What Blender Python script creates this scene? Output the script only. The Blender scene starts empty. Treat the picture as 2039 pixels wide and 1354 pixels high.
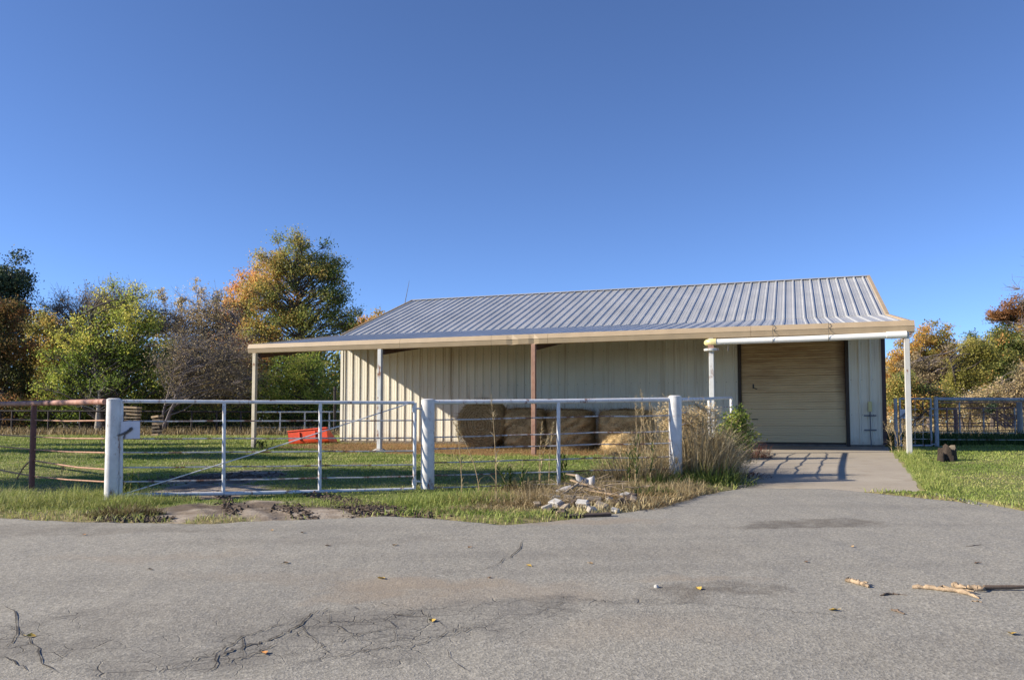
import bpy, bmesh, math, random
import numpy as np
from mathutils import Vector, Matrix, Euler
R = math.radians
random.seed(5)
rng = np.random.default_rng(5)
S = bpy.context.scene
COL = S.collection

# ------------------------------------------------------------------ camera
F = 1629.3; PITCH = R(3.06); SHIFT = 76.1            # focal length and lens shift in photo pixels (2039 wide)
cd = bpy.data.cameras.new('camera'); cam = bpy.data.objects.new('camera', cd); COL.objects.link(cam)
cd.sensor_width = 36; cd.lens = F / 2039 * 36; cd.shift_y = SHIFT / 2039
cd.clip_start = 0.05; cd.clip_end = 3000
cam.location = (0, 0, 0); cam.rotation_euler = (math.pi / 2 + PITCH, 0, 0)
S.camera = cam

# ------------------------------------------------------------------ sky, sun, exposure
SUN_EL, SUN_AZ = 25.0, 6.0                           # light travels towards +x, turned 6 deg towards +y
w = bpy.data.worlds.new("World"); S.world = w; w.use_nodes = True
nt = w.node_tree; nt.nodes.clear()
out = nt.nodes.new('ShaderNodeOutputWorld'); bg = nt.nodes.new('ShaderNodeBackground')
sk = nt.nodes.new('ShaderNodeTexSky'); sk.sky_type = 'NISHITA'; sk.sun_disc = False
sk.sun_elevation = R(SUN_EL); sk.sun_rotation = R(270 - SUN_AZ)
sk.air_density = 0.7; sk.dust_density = 0.0; sk.ozone_density = 6.0; sk.altitude = 2000
hs = nt.nodes.new('ShaderNodeHueSaturation'); hs.inputs['Saturation'].default_value = 0.98; hs.inputs['Hue'].default_value = 0.503; hs.inputs['Value'].default_value = 1.02
bg.inputs['Strength'].default_value = 0.105
nt.links.new(sk.outputs[0], hs.inputs['Color']); nt.links.new(hs.outputs[0], bg.inputs[0]); nt.links.new(bg.outputs[0], out.inputs[0])
sl = bpy.data.lights.new('sun', 'SUN'); sun = bpy.data.objects.new('sun', sl); COL.objects.link(sun)
sl.energy = 4.8; sl.angle = R(0.5); sl.color = (1.0, 0.89, 0.73)
ld = Vector((math.cos(R(SUN_AZ)) * math.cos(R(SUN_EL)), math.sin(R(SUN_AZ)) * math.cos(R(SUN_EL)), -math.sin(R(SUN_EL))))
sun.rotation_euler = ld.to_track_quat('-Z', 'Y').to_euler(); sun.location = (-30, -5, 25)
S.view_settings.view_transform = 'Standard'; S.view_settings.look = 'None'
S.view_settings.exposure = 1.0; S.view_settings.gamma = 1; S.view_settings.use_curve_mapping = False

# ------------------------------------------------------------------ measuring helpers
TH = R(19.0)
CU = np.array([math.cos(TH), -math.sin(TH), 0]); CN = np.array([-math.sin(TH), -math.cos(TH), 0])
CC = np.array([11.126, 24.471, 0])                   # right front corner of the barn wall
BL, BD, BW = 18.5, 5.28, 6.02                        # barn length, lean-to depth, half width
ZE, ZL, ZR, ZF = 3.21, 2.38, 5.39, -0.73             # eave, lean-to eave, ridge, floor
_gd = np.array([-400, -60, -20, -3, 0, 5, 10, 13.5, 15.4, 17.8, 20, 26, 32, 60, 700.])
_gz = np.array([-1.2, -.86, -.76, -.75, -.75, -.81, -.90, -1.0, -1.06, -1.13, -1.21, -1.48, -1.6, -1.75, -2.0])
def gz(x, y):
    d = (np.asarray(x, float) - CC[0]) * CN[0] + (np.asarray(y, float) - CC[1]) * CN[1]
    t = (np.asarray(x, float) - CC[0]) * CU[0] + (np.asarray(y, float) - CC[1]) * CU[1]
    st = lambda a, b, v: (lambda q: q * q * (3 - 2 * q))(np.clip((v - a) / (b - a), 0, 1))
    dip = -.10 * st(-17.5, -14.5, t) * st(-4.6, -6.2, t) * st(.6, 2.4, d) * st(12, 7, d)
    return (np.interp(d - .8, _gd, _gz) + np.interp(d, _gd, _gz) + np.interp(d + .8, _gd, _gz)) / 3 + dip
def ray(px, py):
    up = -(py - 677 - SHIFT) / F
    return np.array([(px - 1019.5) / F, math.cos(PITCH) - up * math.sin(PITCH), math.sin(PITCH) + up * math.cos(PITCH)])
def at(px, py, Y):
    r = ray(px, py); return r * (Y / r[1])
def hit(px, py):
    r = ray(px, py); r = r / r[1]; y = 3.0
    while y < 300:
        if r[2] * y < gz(r[0] * y, y): break
        y += .02
    p = r * y; p[2] = gz(p[0], p[1]); return p
def barn_pt(t, d, z):
    q = CC + CU * t + CN * d; return np.array([q[0], q[1], z])
def local(x, y):
    dx, dy = x - CC[0], y - CC[1]
    return dx * CU[0] + dy * CU[1], dx * CN[0] + dy * CN[1]

# value noise in numpy, for masks and relief
_tab = rng.random((256, 256))
def vnoise(x, y):
    x = np.asarray(x, float); y = np.asarray(y, float)
    xi = np.floor(x).astype(int); yi = np.floor(y).astype(int); fx = x - xi; fy = y - yi
    fx = fx * fx * (3 - 2 * fx); fy = fy * fy * (3 - 2 * fy)
    g = lambda a, b: _tab[a & 255, b & 255]
    return (g(xi, yi) * (1 - fx) + g(xi + 1, yi) * fx) * (1 - fy) + (g(xi, yi + 1) * (1 - fx) + g(xi + 1, yi + 1) * fx) * fy
def fbm(x, y, o=4):
    s = 0; a = .5
    for i in range(o):
        s = s + a * vnoise(x * 2 ** i + 17 * i, y * 2 ** i + 31 * i); a *= .5
    return s / (1 - .5 ** o)
def smooth(a, b, x):
    t = np.clip((x - a) / (b - a), 0, 1); return t * t * (3 - 2 * t)

# ------------------------------------------------------------------ object helpers
def tag(o, label=None, cat=None, group=None, kind=None):
    if label: o['label'] = label
    if cat: o['category'] = cat
    if group: o['group'] = group
    if kind: o['kind'] = kind
    return o
def empty(name, loc=(0, 0, 0), rz=0):
    o = bpy.data.objects.new(name, None); COL.objects.link(o)
    o.location = loc; o.rotation_euler = (0, 0, rz); o.empty_display_size = .2
    return o
def link(name, me, parent=None):
    o = bpy.data.objects.new(name, me); COL.objects.link(o)
    if parent: o.parent = parent
    return o
def np_mesh(name, V, T, mat, attrs=None, smooth_=False):
    """V (n,3), T (m,k) equal-sided faces -> mesh"""
    me = bpy.data.meshes.new(name)
    V = np.asarray(V, np.float32); T = np.asarray(T, np.int32); m, k = T.shape
    me.vertices.add(len(V)); me.vertices.foreach_set('co', V.ravel())
    me.loops.add(m * k); me.loops.foreach_set('vertex_index', T.ravel())
    me.polygons.add(m); me.polygons.foreach_set('loop_start', np.arange(0, m * k, k, dtype=np.int32))
    me.polygons.foreach_set('use_smooth', np.full(m, smooth_, bool))
    for an, av in (attrs or {}).items():
        a = me.attributes.new(an, 'FLOAT', 'POINT'); a.data.foreach_set('value', np.asarray(av, np.float32))
    me.update(calc_edges=True); me.validate()
    if mat: me.materials.append(mat)
    return me
class MB:
    """collects simple shapes into ONE mesh"""
    def __init__(s): s.v = []; s.f = []; s.t = []
    def add(s, V, Fc, tint=.5):
        b = len(s.v); s.v += [tuple(map(float, p)) for p in V]; s.f += [tuple(int(i) + b for i in f) for f in Fc]
        s.t += [tint] * len(V); return s
    def box(s, x0, x1, y0, y1, z0, z1, tint=.5):
        return s.add([(x0, y0, z0), (x1, y0, z0), (x1, y1, z0), (x0, y1, z0), (x0, y0, z1), (x1, y0, z1), (x1, y1, z1), (x0, y1, z1)],
                     [(0, 3, 2, 1), (4, 5, 6, 7), (0, 1, 5, 4), (1, 2, 6, 5), (2, 3, 7, 6), (3, 0, 4, 7)], tint)
    def tube(s, pts, r, n=8, caps=True, tint=.5, roll=0.0):
        pts = [Vector(p) for p in pts]; m = len(pts)
        rs = list(r) if hasattr(r, '__len__') else [r] * m
        V = []; side = None
        for i, p in enumerate(pts):
            d = (pts[min(i + 1, m - 1)] - pts[max(i - 1, 0)])
            d = d.normalized() if d.length > 1e-9 else Vector((0, 0, 1))
            if side is None:
                side = d.cross(Vector((0, 0, 1)) if abs(d.z) < .9 else Vector((0, 1, 0))).normalized()
            side = (side - d * side.dot(d)).normalized(); up = d.cross(side)
            for k in range(n):
                a = 2 * math.pi * k / n + roll
                V.append(p + (side * math.cos(a) + up * math.sin(a)) * rs[i])
        Fc = [(i * n + k, i * n + (k + 1) % n, (i + 1) * n + (k + 1) % n, (i + 1) * n + k) for i in range(m - 1) for k in range(n)]
        if caps: Fc += [tuple(range(n - 1, -1, -1)), tuple(range((m - 1) * n, m * n))]
        return s.add(V, Fc, tint)
    def beam(s, a, b, w_, h_, tint=.5):
        return s.tube([a, b], math.hypot(w_, h_) / 2 * 1.0, 4, True, tint, math.pi / 4) if abs(w_ - h_) < 1e-6 else s._beam(a, b, w_, h_, tint)
    def _beam(s, a, b, w_, h_, tint):
        a = Vector(a); b = Vector(b); d = (b - a).normalized()
        sd = d.cross(Vector((0, 0, 1))); sd = sd.normalized() if sd.length > 1e-6 else Vector((1, 0, 0)); up = sd.cross(d)
        V = []
        for p in (a, b):
            for i, j in ((-1, -1), (1, -1), (1, 1), (-1, 1)): V.append(p + sd * i * w_ / 2 + up * j * h_ / 2)
        return s.add(V, [(3, 2, 1, 0), (4, 5, 6, 7), (0, 1, 5, 4), (1, 2, 6, 5), (2, 3, 7, 6), (3, 0, 4, 7)], tint)
    def mesh(s, name, mat, sm=None, bevel=0):
        me = bpy.data.meshes.new(name); me.from_pydata(s.v, [], s.f); me.update()
        a = me.attributes.new('tint', 'FLOAT', 'POINT'); a.data.foreach_set('value', np.array(s.t, np.float32))
        bm = bmesh.new(); bm.from_mesh(me); bmesh.ops.recalc_face_normals(bm, faces=bm.faces)
        if bevel: bmesh.ops.bevel(bm, geom=list(bm.edges), offset=bevel, segments=1, affect='EDGES', profile=.5)
        bm.to_mesh(me); bm.free()
        if sm is not None:
            for p in me.polygons: p.use_smooth = True
            if sm < 179: me.set_sharp_from_angle(angle=R(sm))
        if mat: me.materials.append(mat)
        return me
    def build(s, name, mat, parent=None, sm=None, bevel=0):
        return link(name, s.mesh(name, mat, sm, bevel), parent)

# ------------------------------------------------------------------ materials
class NT:
    def __init__(s, name):
        s.m = bpy.data.materials.new(name); s.m.use_nodes = True; s.t = s.m.node_tree
        s.b = s.t.nodes['Principled BSDF']; s.tc = s.t.nodes.new('ShaderNodeTexCoord').outputs['Object']
    def n(s, t): return s.t.nodes.new(t)
    def world(s): s.tc = s.n('ShaderNodeNewGeometry').outputs['Position']
    def l(s, a, b): s.t.links.new(a, b)
    def val(s, sock, v):
        if isinstance(v, (int, float)): sock.default_value = v
        elif isinstance(v, (tuple, list)): sock.default_value = tuple(v) if len(v) == len(sock.default_value) else tuple(v) + (1,)
        else: s.l(v, sock)
    def mapping(s, scale=(1, 1, 1), loc=(0, 0, 0), rot=(0, 0, 0), src=None):
        m = s.n('ShaderNodeMapping'); m.inputs['Scale'].default_value = scale; m.inputs['Location'].default_value = loc
        m.inputs['Rotation'].default_value = rot; s.l(src or s.tc, m.inputs['Vector']); return m.outputs[0]
    def noise(s, scale, detail=4, src=None, rough=.55, dist=0):
        n = s.n('ShaderNodeTexNoise'); n.inputs['Scale'].default_value = scale; n.inputs['Detail'].default_value = detail
        n.inputs['Roughness'].default_value = rough; n.inputs['Distortion'].default_value = dist
        s.l(src or s.tc, n.inputs['Vector']); return n.outputs['Fac']
    def ramp(s, fac, stops):
        r = s.n('ShaderNodeValToRGB'); e = r.color_ramp.elements
        while len(e) < len(stops): e.new(.5)
        for el, (p, c) in zip(e, stops):
            el.position = p; el.color = (c, c, c, 1) if isinstance(c, (int, float)) else tuple(c) + (1,)
        s.l(fac, r.inputs[0]); return r.outputs[0]
    def mix(s, fac, a, b, mode='MIX'):
        m = s.n('ShaderNodeMix'); m.data_type = 'RGBA'; m.blend_type = mode
        s.val(m.inputs[0], fac); s.val(m.inputs[6], a); s.val(m.inputs[7], b); return m.outputs[2]
    def math(s, op, a, b=0.0, c=None):
        m = s.n('ShaderNodeMath'); m.operation = op; s.val(m.inputs[0], a); s.val(m.inputs[1], b)
        if c is not None: s.val(m.inputs[2], c)
        return m.outputs[0]
    def attr(s, name):
        a = s.n('ShaderNodeAttribute'); a.attribute_name = name; return a.outputs['Fac']
    def bump(s, h, dist, strength=1.0):
        b = s.n('ShaderNodeBump'); b.inputs['Distance'].default_value = dist; b.inputs['Strength'].default_value = strength
        s.l(h, b.inputs['Height'])
        if s.b.inputs['Normal'].links: s.l(s.b.inputs['Normal'].links[0].from_socket, b.inputs['Normal'])
        s.l(b.outputs[0], s.b.inputs['Normal'])
    def blob(s, cx, cy, rx, ry, rot=0, src=None):
        m = s.n('ShaderNodeMapping'); m.vector_type = 'TEXTURE'
        m.inputs['Location'].default_value = (cx, cy, 0); m.inputs['Rotation'].default_value = (0, 0, rot); m.inputs['Scale'].default_value = (rx, ry, 1e6)
        s.l(src or s.tc, m.inputs['Vector']); g = s.n('ShaderNodeTexGradient'); g.gradient_type = 'SPHERICAL'; s.l(m.outputs[0], g.inputs[0]); return g.outputs['Fac']
    def done(s, col=None, rough=None, metal=None, spec=None):
        if col is not None: s.val(s.b.inputs['Base Color'], col)
        if rough is not None: s.val(s.b.inputs['Roughness'], rough)
        if metal is not None: s.val(s.b.inputs['Metallic'], metal)
        if spec is not None: s.b.inputs['Specular IOR Level'].default_value = spec
        return s.m
def sc(c, k): return tuple(x * k for x in c)
def plain(name, col, rough=.6, var=.2, scale=6, metal=0, bump=0, rust=0, rustcol=(.16, .06, .03), stretch=(1, 1, 1), rscale=7, spec=.5):
    N = NT(name); src = N.mapping(stretch)
    c = N.ramp(N.noise(scale, 5, src), [(.3, sc(col, 1 - var)), (.7, sc(col, 1 + var * .5))])
    rg = rough
    if rust:
        k = N.ramp(N.noise(rscale, 8, N.mapping((1, 1, .45)), .7), [(max(0, .66 - rust * .36), 0), (.74 - rust * .3, 1)])
        rc = N.ramp(N.noise(22, 4), [(.3, sc(rustcol, .6)), (.7, sc(rustcol, 1.5))])
        c = N.mix(k, c, rc); rg = N.ramp(k, [(0, rough), (1, .85)]); metal = N.ramp(k, [(0, metal), (1, 0.0)]) if metal else 0
    if bump: N.bump(N.noise(scale * 8, 4, src), bump)
    return N.done(c, rg, metal, spec)
def leafmat(name, stops, trans=.35, rough=.6):
    N = NT(name); c = N.ramp(N.attr('tint'), stops); N.done(c, rough, spec=.25)
    tr = N.n('ShaderNodeBsdfTranslucent'); N.l(c, tr.inputs[0]); mx = N.n('ShaderNodeMixShader'); mx.inputs[0].default_value = trans
    o = N.t.nodes['Material Output']; N.l(N.b.outputs[0], mx.inputs[1]); N.l(tr.outputs[0], mx.inputs[2]); N.l(mx.outputs[0], o.inputs[0])
    return N.m

M = {}
M['white_pipe'] = plain('white_pipe_paint', (.58, .58, .57), .45, .2, 7, rust=.32, bump=.001)
M['gate_white'] = plain('gate_paint', (.60, .61, .62), .45, .15, 8, rust=.3, rscale=12)
M['rod'] = plain('rod_steel', (.50, .49, .48), .5, .25, 12, rust=.5, rustcol=(.17, .08, .05), rscale=5)
M['rust'] = plain('rusty_pipe', (.34, .17, .125), .7, .3, 9, rust=.35, rustcol=(.17, .065, .04), bump=.001)
M['rust_rod'] = plain('rusty_rod', (.36, .19, .12), .75, .3, 14)
M['rust_dark'] = plain('dark_rust_pipe', (.15, .06, .045), .75, .3, 9, bump=.001)
M['dark_pipe'] = plain('dark_pipe', (.022, .015, .014), .7, .3, 9)
M['tan'] = plain('tan_trim', (.37, .285, .185), .5, .12, 3)
M['maroon'] = plain('maroon_trim', (.045, .018, .02), .5, .2, 4)
M['brown_frame'] = plain('door_frame_brown', (.035, .022, .015), .6, .3, 6)
M['steel_brown'] = plain('primer_steel', (.07, .035, .025), .7, .2, 4)
M['post_galv'] = plain('galvanised_post', (.52, .53, .52), .5, .15, 5, rust=.32, rscale=5)
M['post_rust'] = plain('rusty_post', (.30, .17, .12), .7, .25, 5, rust=.4, rustcol=(.2, .09, .06))
M['post_tan'] = plain('tan_post', (.50, .44, .33), .6, .15, 5, rust=.2)
M['post_white'] = plain('white_post', (.44, .44, .42), .5, .1, 5, rust=.15)
M['pvc'] = plain('pvc_white', (.74, .74, .71), .35, .06, 3)
M['pvc_yellow'] = plain('pvc_aged', (.62, .55, .27), .4, .15, 5)
M['wire'] = plain('dark_wire', (.06, .055, .05), .6, .2, 9)
M['chain'] = plain('chain_steel', (.20, .18, .17), .5, .3, 15, metal=.5)
M['orange'] = plain('orange_red_paint', (.62, .055, .012), .45, .2, 5, rust=.12, rustcol=(.2, .04, .015))
M['plate'] = plain('latch_plate', (.58, .58, .64), .5, .1, 6, rust=.12)
M['box_cream'] = plain('outlet_cream', (.62, .57, .28), .5, .08, 6)
M['conduit'] = plain('grey_conduit', (.13, .14, .17), .5, .2, 7)
M['concrete_block'] = plain('old_concrete', (.36, .33, .29), .9, .25, 7, bump=.006)
M['board'] = plain('weathered_board', (.30, .25, .19), .85, .35, 9, stretch=(1, 6, 6), bump=.002)
M['board_dark'] = plain('dark_board', (.075, .055, .045), .85, .4, 9, stretch=(1, 6, 6), bump=.002)
M['pallet'] = plain('pale_pallet_wood', (.50, .36, .22), .85, .25, 9)
M['bark'] = plain('tree_bark', (.10, .08, .066), .9, .4, 3, stretch=(1, 1, .3))
M['bark_grey'] = plain('grey_bark', (.19, .16, .155), .9, .35, 3, stretch=(1, 1, .3))
M['bark_pale'] = plain('pale_bark', (.40, .36, .31), .9, .35, 3, stretch=(1, 1, .3))
M['stump'] = plain('stump_bark', (.05, .037, .028), .95, .5, 12, stretch=(1, 1, .25), bump=.03)
M['stump_top'] = plain('stump_wood', (.26, .21, .14), .9, .4, 14, bump=.004)
M['bare_stick'] = plain('peeled_stick', (.37, .275, .18), .9, .5, 22, stretch=(1, 1, 1), bump=.006)
M['bark_stick'] = plain('barked_stick', (.13, .095, .07), .9, .4, 14, bump=.003)
M['plastic'] = plain('white_plastic', (.40, .39, .39), .5, .3, 14, bump=.004)
M['stone'] = plain('pale_stone', (.45, .44, .42), .9, .25, 12, bump=.005)
M['footing'] = plain('footing', (.17, .15, .13), .95, .35, 6, bump=.004)

def wall_material():
    N = NT('cream_wall_sheet'); N.world(); base = (.69, .66, .56)
    c = N.ramp(N.noise(.8, 3), [(.3, sc(base, .93)), (.7, sc(base, 1.05))])
    st = N.ramp(N.noise(1.0, 6, N.mapping((5.5, 5.5, .16)), .65), [(.54, 0), (.70, 1)])      # run-down stains
    c = N.mix(N.math('MULTIPLY', st, .6), c, (.27, .19, .10))
    sep = N.n('ShaderNodeSeparateXYZ'); N.l(N.tc, sep.inputs[0])
    splash = N.ramp(N.math('ADD', sep.outputs[2], N.math('MULTIPLY', N.noise(3, 4), .35)), [(0, 1), (1, 0)])
    r2 = N.n('ShaderNodeMapRange'); N.l(N.math('ADD', sep.outputs[2], N.math('MULTIPLY', N.noise(3.2, 5), .5)), r2.inputs[0])
    r2.inputs[1].default_value = -.55; r2.inputs[2].default_value = -.2; r2.inputs[3].default_value = .55; r2.inputs[4].default_value = 0
    c = N.mix(r2.outputs[0], c, (.25, .20, .14))
    return N.done(c, .42, 0, .5)
M['wall'] = wall_material()
M['wall_side'] = plain('maroon_sheet', (.07, .025, .026), .5, .15, 2)
def roof_material(name, k):
    N = NT(name); N.world()
    c = N.ramp(N.noise(1.2, 5, N.mapping((1, .25, 1))), [(.3, sc((.47, .475, .465), k)), (.7, sc((.60, .60, .585), k))])
    rg = N.ramp(N.noise(1.7, 5), [(.3, .30), (.7, .42)])
    return N.done(c, rg, .38, .5)
M['roof'] = roof_material('galvalume_roof', 1.0)
def door_material():
    N = NT('beige_door'); base = (.72, .565, .34)
    sep = N.n('ShaderNodeSeparateXYZ'); N.l(N.tc, sep.inputs[0])
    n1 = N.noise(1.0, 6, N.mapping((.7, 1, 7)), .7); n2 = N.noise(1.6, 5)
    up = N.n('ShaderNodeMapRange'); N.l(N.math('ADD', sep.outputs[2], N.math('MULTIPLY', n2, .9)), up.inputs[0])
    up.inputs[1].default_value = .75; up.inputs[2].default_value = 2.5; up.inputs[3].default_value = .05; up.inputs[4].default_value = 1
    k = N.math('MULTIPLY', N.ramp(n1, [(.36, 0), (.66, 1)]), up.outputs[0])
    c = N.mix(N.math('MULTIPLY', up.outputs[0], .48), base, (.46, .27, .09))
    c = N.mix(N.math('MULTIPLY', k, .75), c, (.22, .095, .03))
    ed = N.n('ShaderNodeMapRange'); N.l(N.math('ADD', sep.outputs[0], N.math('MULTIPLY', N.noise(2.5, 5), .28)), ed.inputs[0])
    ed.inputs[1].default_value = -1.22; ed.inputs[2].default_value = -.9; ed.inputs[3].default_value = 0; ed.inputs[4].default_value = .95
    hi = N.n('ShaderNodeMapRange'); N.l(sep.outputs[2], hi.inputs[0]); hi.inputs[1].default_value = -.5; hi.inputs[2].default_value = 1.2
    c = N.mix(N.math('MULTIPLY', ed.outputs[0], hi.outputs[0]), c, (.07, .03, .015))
    return N.done(c, .5, 0, .4)
M['door'] = door_material()
def asphalt_material():
    N = NT('old_asphalt')
    big = N.noise(.55, 5, None, .6); med = N.noise(4.5, 5)
    fine = N.n('ShaderNodeTexVoronoi'); fine.inputs['Scale'].default_value = 62; N.l(N.tc, fine.inputs['Vector'])
    fine2 = N.noise(150, 3)
    c = N.ramp(big, [(.28, (.165, .154, .139)), (.72, (.315, .298, .27))])
    c = N.mix(.5, c, N.ramp(med, [(.3, (.155, .146, .131)), (.7, (.325, .308, .281))]))
    c = N.mix(.66, c, N.ramp(fine.outputs['Color'], [(.1, (.10, .093, .083)), (.5, (.255, .241, .219)), (.95, (.60, .57, .52))]))
    grit = N.noise(38, 4, None, .7); c = N.mix(.45, c, N.ramp(grit, [(.32, (.10, .094, .086)), (.5, (.245, .232, .213)), (.68, (.46, .435, .40))]))
    c = N.mix(.3, c, N.ramp(fine2, [(.35, (.09, .087, .083)), (.65, (.40, .39, .372))]))
    c = N.mix(1.0, c, (1.0, 1.0, .945), 'MULTIPLY')
    wob = N.n('ShaderNodeTexNoise'); wob.inputs['Scale'].default_value = 2.2; wob.inputs['Detail'].default_value = 6; N.l(N.tc, wob.inputs['Vector'])
    vm = N.n('ShaderNodeVectorMath'); vm.operation = 'MULTIPLY_ADD'; N.l(wob.outputs['Color'], vm.inputs[0]); vm.inputs[1].default_value = (1.1, 1.1, 0); N.l(N.tc, vm.inputs[2])
    src = vm.outputs[0]; o = .55
    def bl(px, py, rx, ry, rot=0):
        p = hit(px, py); return N.blob(p[0] + o, p[1] + o, rx, ry, rot, src)
    for (px, py, rx, ry, k) in ((1650, 1043, .95, .42, .9), (1515, 1054, .38, .2, .8), (1590, 1050, .55, .2, .7), (1440, 1178, .6, .3, .6), (1385, 1190, .5, .25, .5), (640, 1080, 2.2, .3, .3), (520, 1225, 1.6, .5, .25), (150, 1060, 2.6, .35, .5), (60, 1050, 1.5, .3, .4), (1250, 1100, 1.8, .5, .2), (1900, 1300, 1.2, .5, .25)):
        m = N.math('MULTIPLY', N.ramp(bl(px, py, rx, ry), [(.10, 0), (.45, k)]), N.ramp(N.noise(4.5, 7, None, .75), [(.36, .15), (.56, 1)]))
        c = N.mix(m, c, N.mix(.62, c, (.07, .055, .040)))
    for (px, py, rx, ry, k) in ((830, 1168, 1.0, .3, .6), (1400, 1155, .55, .16, .4), (1150, 1040, 1.3, .3, .5), (720, 1182, .5, .2, .4), (300, 1110, 1.5, .3, .25), (1000, 1185, 1.2, .35, .35), (560, 1150, 1.4, .3, .2), (1300, 1260, 1.0, .3, .2)):
        m = N.ramp(bl(px, py, rx, ry), [(.05, 0), (.6, k)])
        c = N.mix(m, c, (.26, .21, .155))
    # the darker, later-patched strips beside the verge
    # alligator cracking in the worn area
    wv = N.n('ShaderNodeTexNoise'); wv.inputs['Scale'].default_value = 5; wv.inputs['Detail'].default_value = 5; N.l(N.tc, wv.inputs['Vector'])
    vm2 = N.n('ShaderNodeVectorMath'); vm2.operation = 'MULTIPLY_ADD'; N.l(wv.outputs['Color'], vm2.inputs[0]); vm2.inputs[1].default_value = (.2, .2, 0); N.l(N.mapping((1.25, 2.1, 1), rot=(0, 0, R(-28))), vm2.inputs[2])
    cr = N.n('ShaderNodeTexVoronoi'); cr.feature = 'DISTANCE_TO_EDGE'; cr.inputs['Scale'].default_value = 3.3; N.l(vm2.outputs[0], cr.inputs['Vector'])
    tr = N.noise(.9, 5, N.mapping((.16, 1.1, 1), rot=(0, 0, R(12))), .6); c = N.mix(N.ramp(tr, [(.52, 0), (.72, .42)]), c, N.mix(.5, c, (.07, .066, .06)))
    zone = None
    for (px, py, rx, ry, rot) in ((620, 1270, 1.5, .75, .35), (880, 1232, 1.1, .6, .1), (30, 1290, .85, .85, 0), (330, 1330, .8, .35, .2), (1120, 1200, .9, .25, 0)):
        m = N.ramp(bl(px, py, rx, ry, rot), [(.05, 0), (.55, 1)]); zone = m if zone is None else N.math('MAXIMUM', zone, m)
    zone = N.math('MULTIPLY', zone, N.ramp(N.noise(2.3, 4), [(.36, .15), (.6, 1)]))
    line = N.math('MULTIPLY', N.ramp(cr.outputs['Distance'], [(.004, 1), (.017, 0)]), zone)
    c = N.mix(N.math('MULTIPLY', zone, .5), c, (.11, .103, .093))
    c = N.mix(N.math('MULTIPLY', line, .85), c, (.055, .048, .04))
    h = N.math('ADD', N.math('MULTIPLY', fine.outputs['Distance'], .5), N.math('MULTIPLY', fine2, .6))
    h = N.math('SUBTRACT', h, N.math('MULTIPLY', line, 2.0))
    N.bump(h, .006, .8)
    N.bump(grit, .006, .35)
    N.bump(N.noise(1.8, 4), .05, .5)
    return N.done(c, .92, 0, .3)
M['asphalt'] = asphalt_material()
def concrete_material():
    N = NT('pad_concrete')
    c = N.ramp(N.noise(.9, 6), [(.3, (.29, .25, .195)), (.7, (.40, .355, .285))])
    c = N.mix(.35, c, N.ramp(N.noise(60, 4), [(.3, (.22, .19, .15)), (.7, (.45, .40, .325))]))
    c = N.mix(N.ramp(N.noise(2.4, 5), [(.55, 0), (.75, .5)]), c, (.19, .15, .105))
    N.bump(N.noise(50, 4), .004, .5)
    return N.done(c, .9, 0, .3)
M['concrete'] = concrete_material()
def ground_material():
    N = NT('soil_and_turf')
    a, b = N.noise(1.3, 6), N.noise(14, 5)
    turf = N.ramp(b, [(.3, (.08, .11, .026)), (.55, (.15, .185, .05)), (.8, (.24, .225, .10))])
    turf = N.mix(N.ramp(a, [(.45, 0), (.7, .55)]), turf, (.17, .14, .075))
    dirt = N.ramp(N.noise(6, 7), [(.3, (.19, .15, .11)), (.55, (.30, .255, .205)), (.8, (.40, .355, .30))])
    dark = N.attr('mud'); dirt = N.mix(dark, dirt, (.085, .062, .045))
    hay = N.ramp(N.noise(9, 7, None, .75), [(.3, (.17, .10, .045)), (.55, (.33, .20, .09)), (.8, (.46, .30, .15))])
    dry = N.ramp(N.noise(11, 6, None, .7), [(.3, (.13, .10, .055)), (.7, (.34, .27, .15))])
    c = N.mix(N.attr('dry'), turf, dry)
    c = N.mix(N.attr('dirt'), c, dirt); c = N.mix(N.attr('hay'), c, hay)
    N.bump(N.noise(30, 5), .02, .6)
    return N.done(c, .95, 0, .15)
M['ground'] = ground_material()
G_LAWN = [(0, (.09, .145, .025)), (.35, (.20, .27, .055)), (.7, (.34, .37, .11)), (.88, (.40, .37, .16)), (1, (.52, .44, .25))]
M['grass'] = leafmat('lawn_blades', G_LAWN, .3)
M['dry_grass'] = leafmat('dry_blades', [(0, (.10, .075, .035)), (.35, (.26, .20, .10)), (.7, (.42, .34, .20)), (1, (.56, .48, .32))], .3)
M['weed_green'] = leafmat('weed_leaves', [(0, (.022, .045, .012)), (.5, (.06, .105, .022)), (.85, (.13, .17, .04)), (1, (.25, .23, .08))], .3)
M['rust_plant'] = leafmat('rust_plant', [(0, (.07, .02, .015)), (1, (.2, .08, .05))], .2)
M['straw'] = leafmat('straw_bits', [(0, (.13, .085, .035)), (.5, (.30, .21, .095)), (1, (.50, .38, .20))], .15)
M['hay_bale'] = None
def bale_material(name, dark):
    N = NT(name)
    n = N.noise(2.2, 8, N.mapping((1.2, 1.2, 7)), .75); f = N.noise(40, 5, N.mapping((1, 1, 3)), .7)
    c = N.ramp(n, [(.3, sc((.17, .115, .055), dark)), (.55, sc((.30, .215, .11), dark)), (.75, sc((.40, .31, .17), dark))])
    c = N.mix(.5, c, N.ramp(f, [(.3, sc((.10, .07, .03), dark)), (.7, sc((.42, .32, .17), dark))]))
    N.bump(f, .03, .9)
    return N.done(c, .95, 0, .1)
M['bale'] = bale_material('hay_bale_straw', 2.1)
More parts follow.
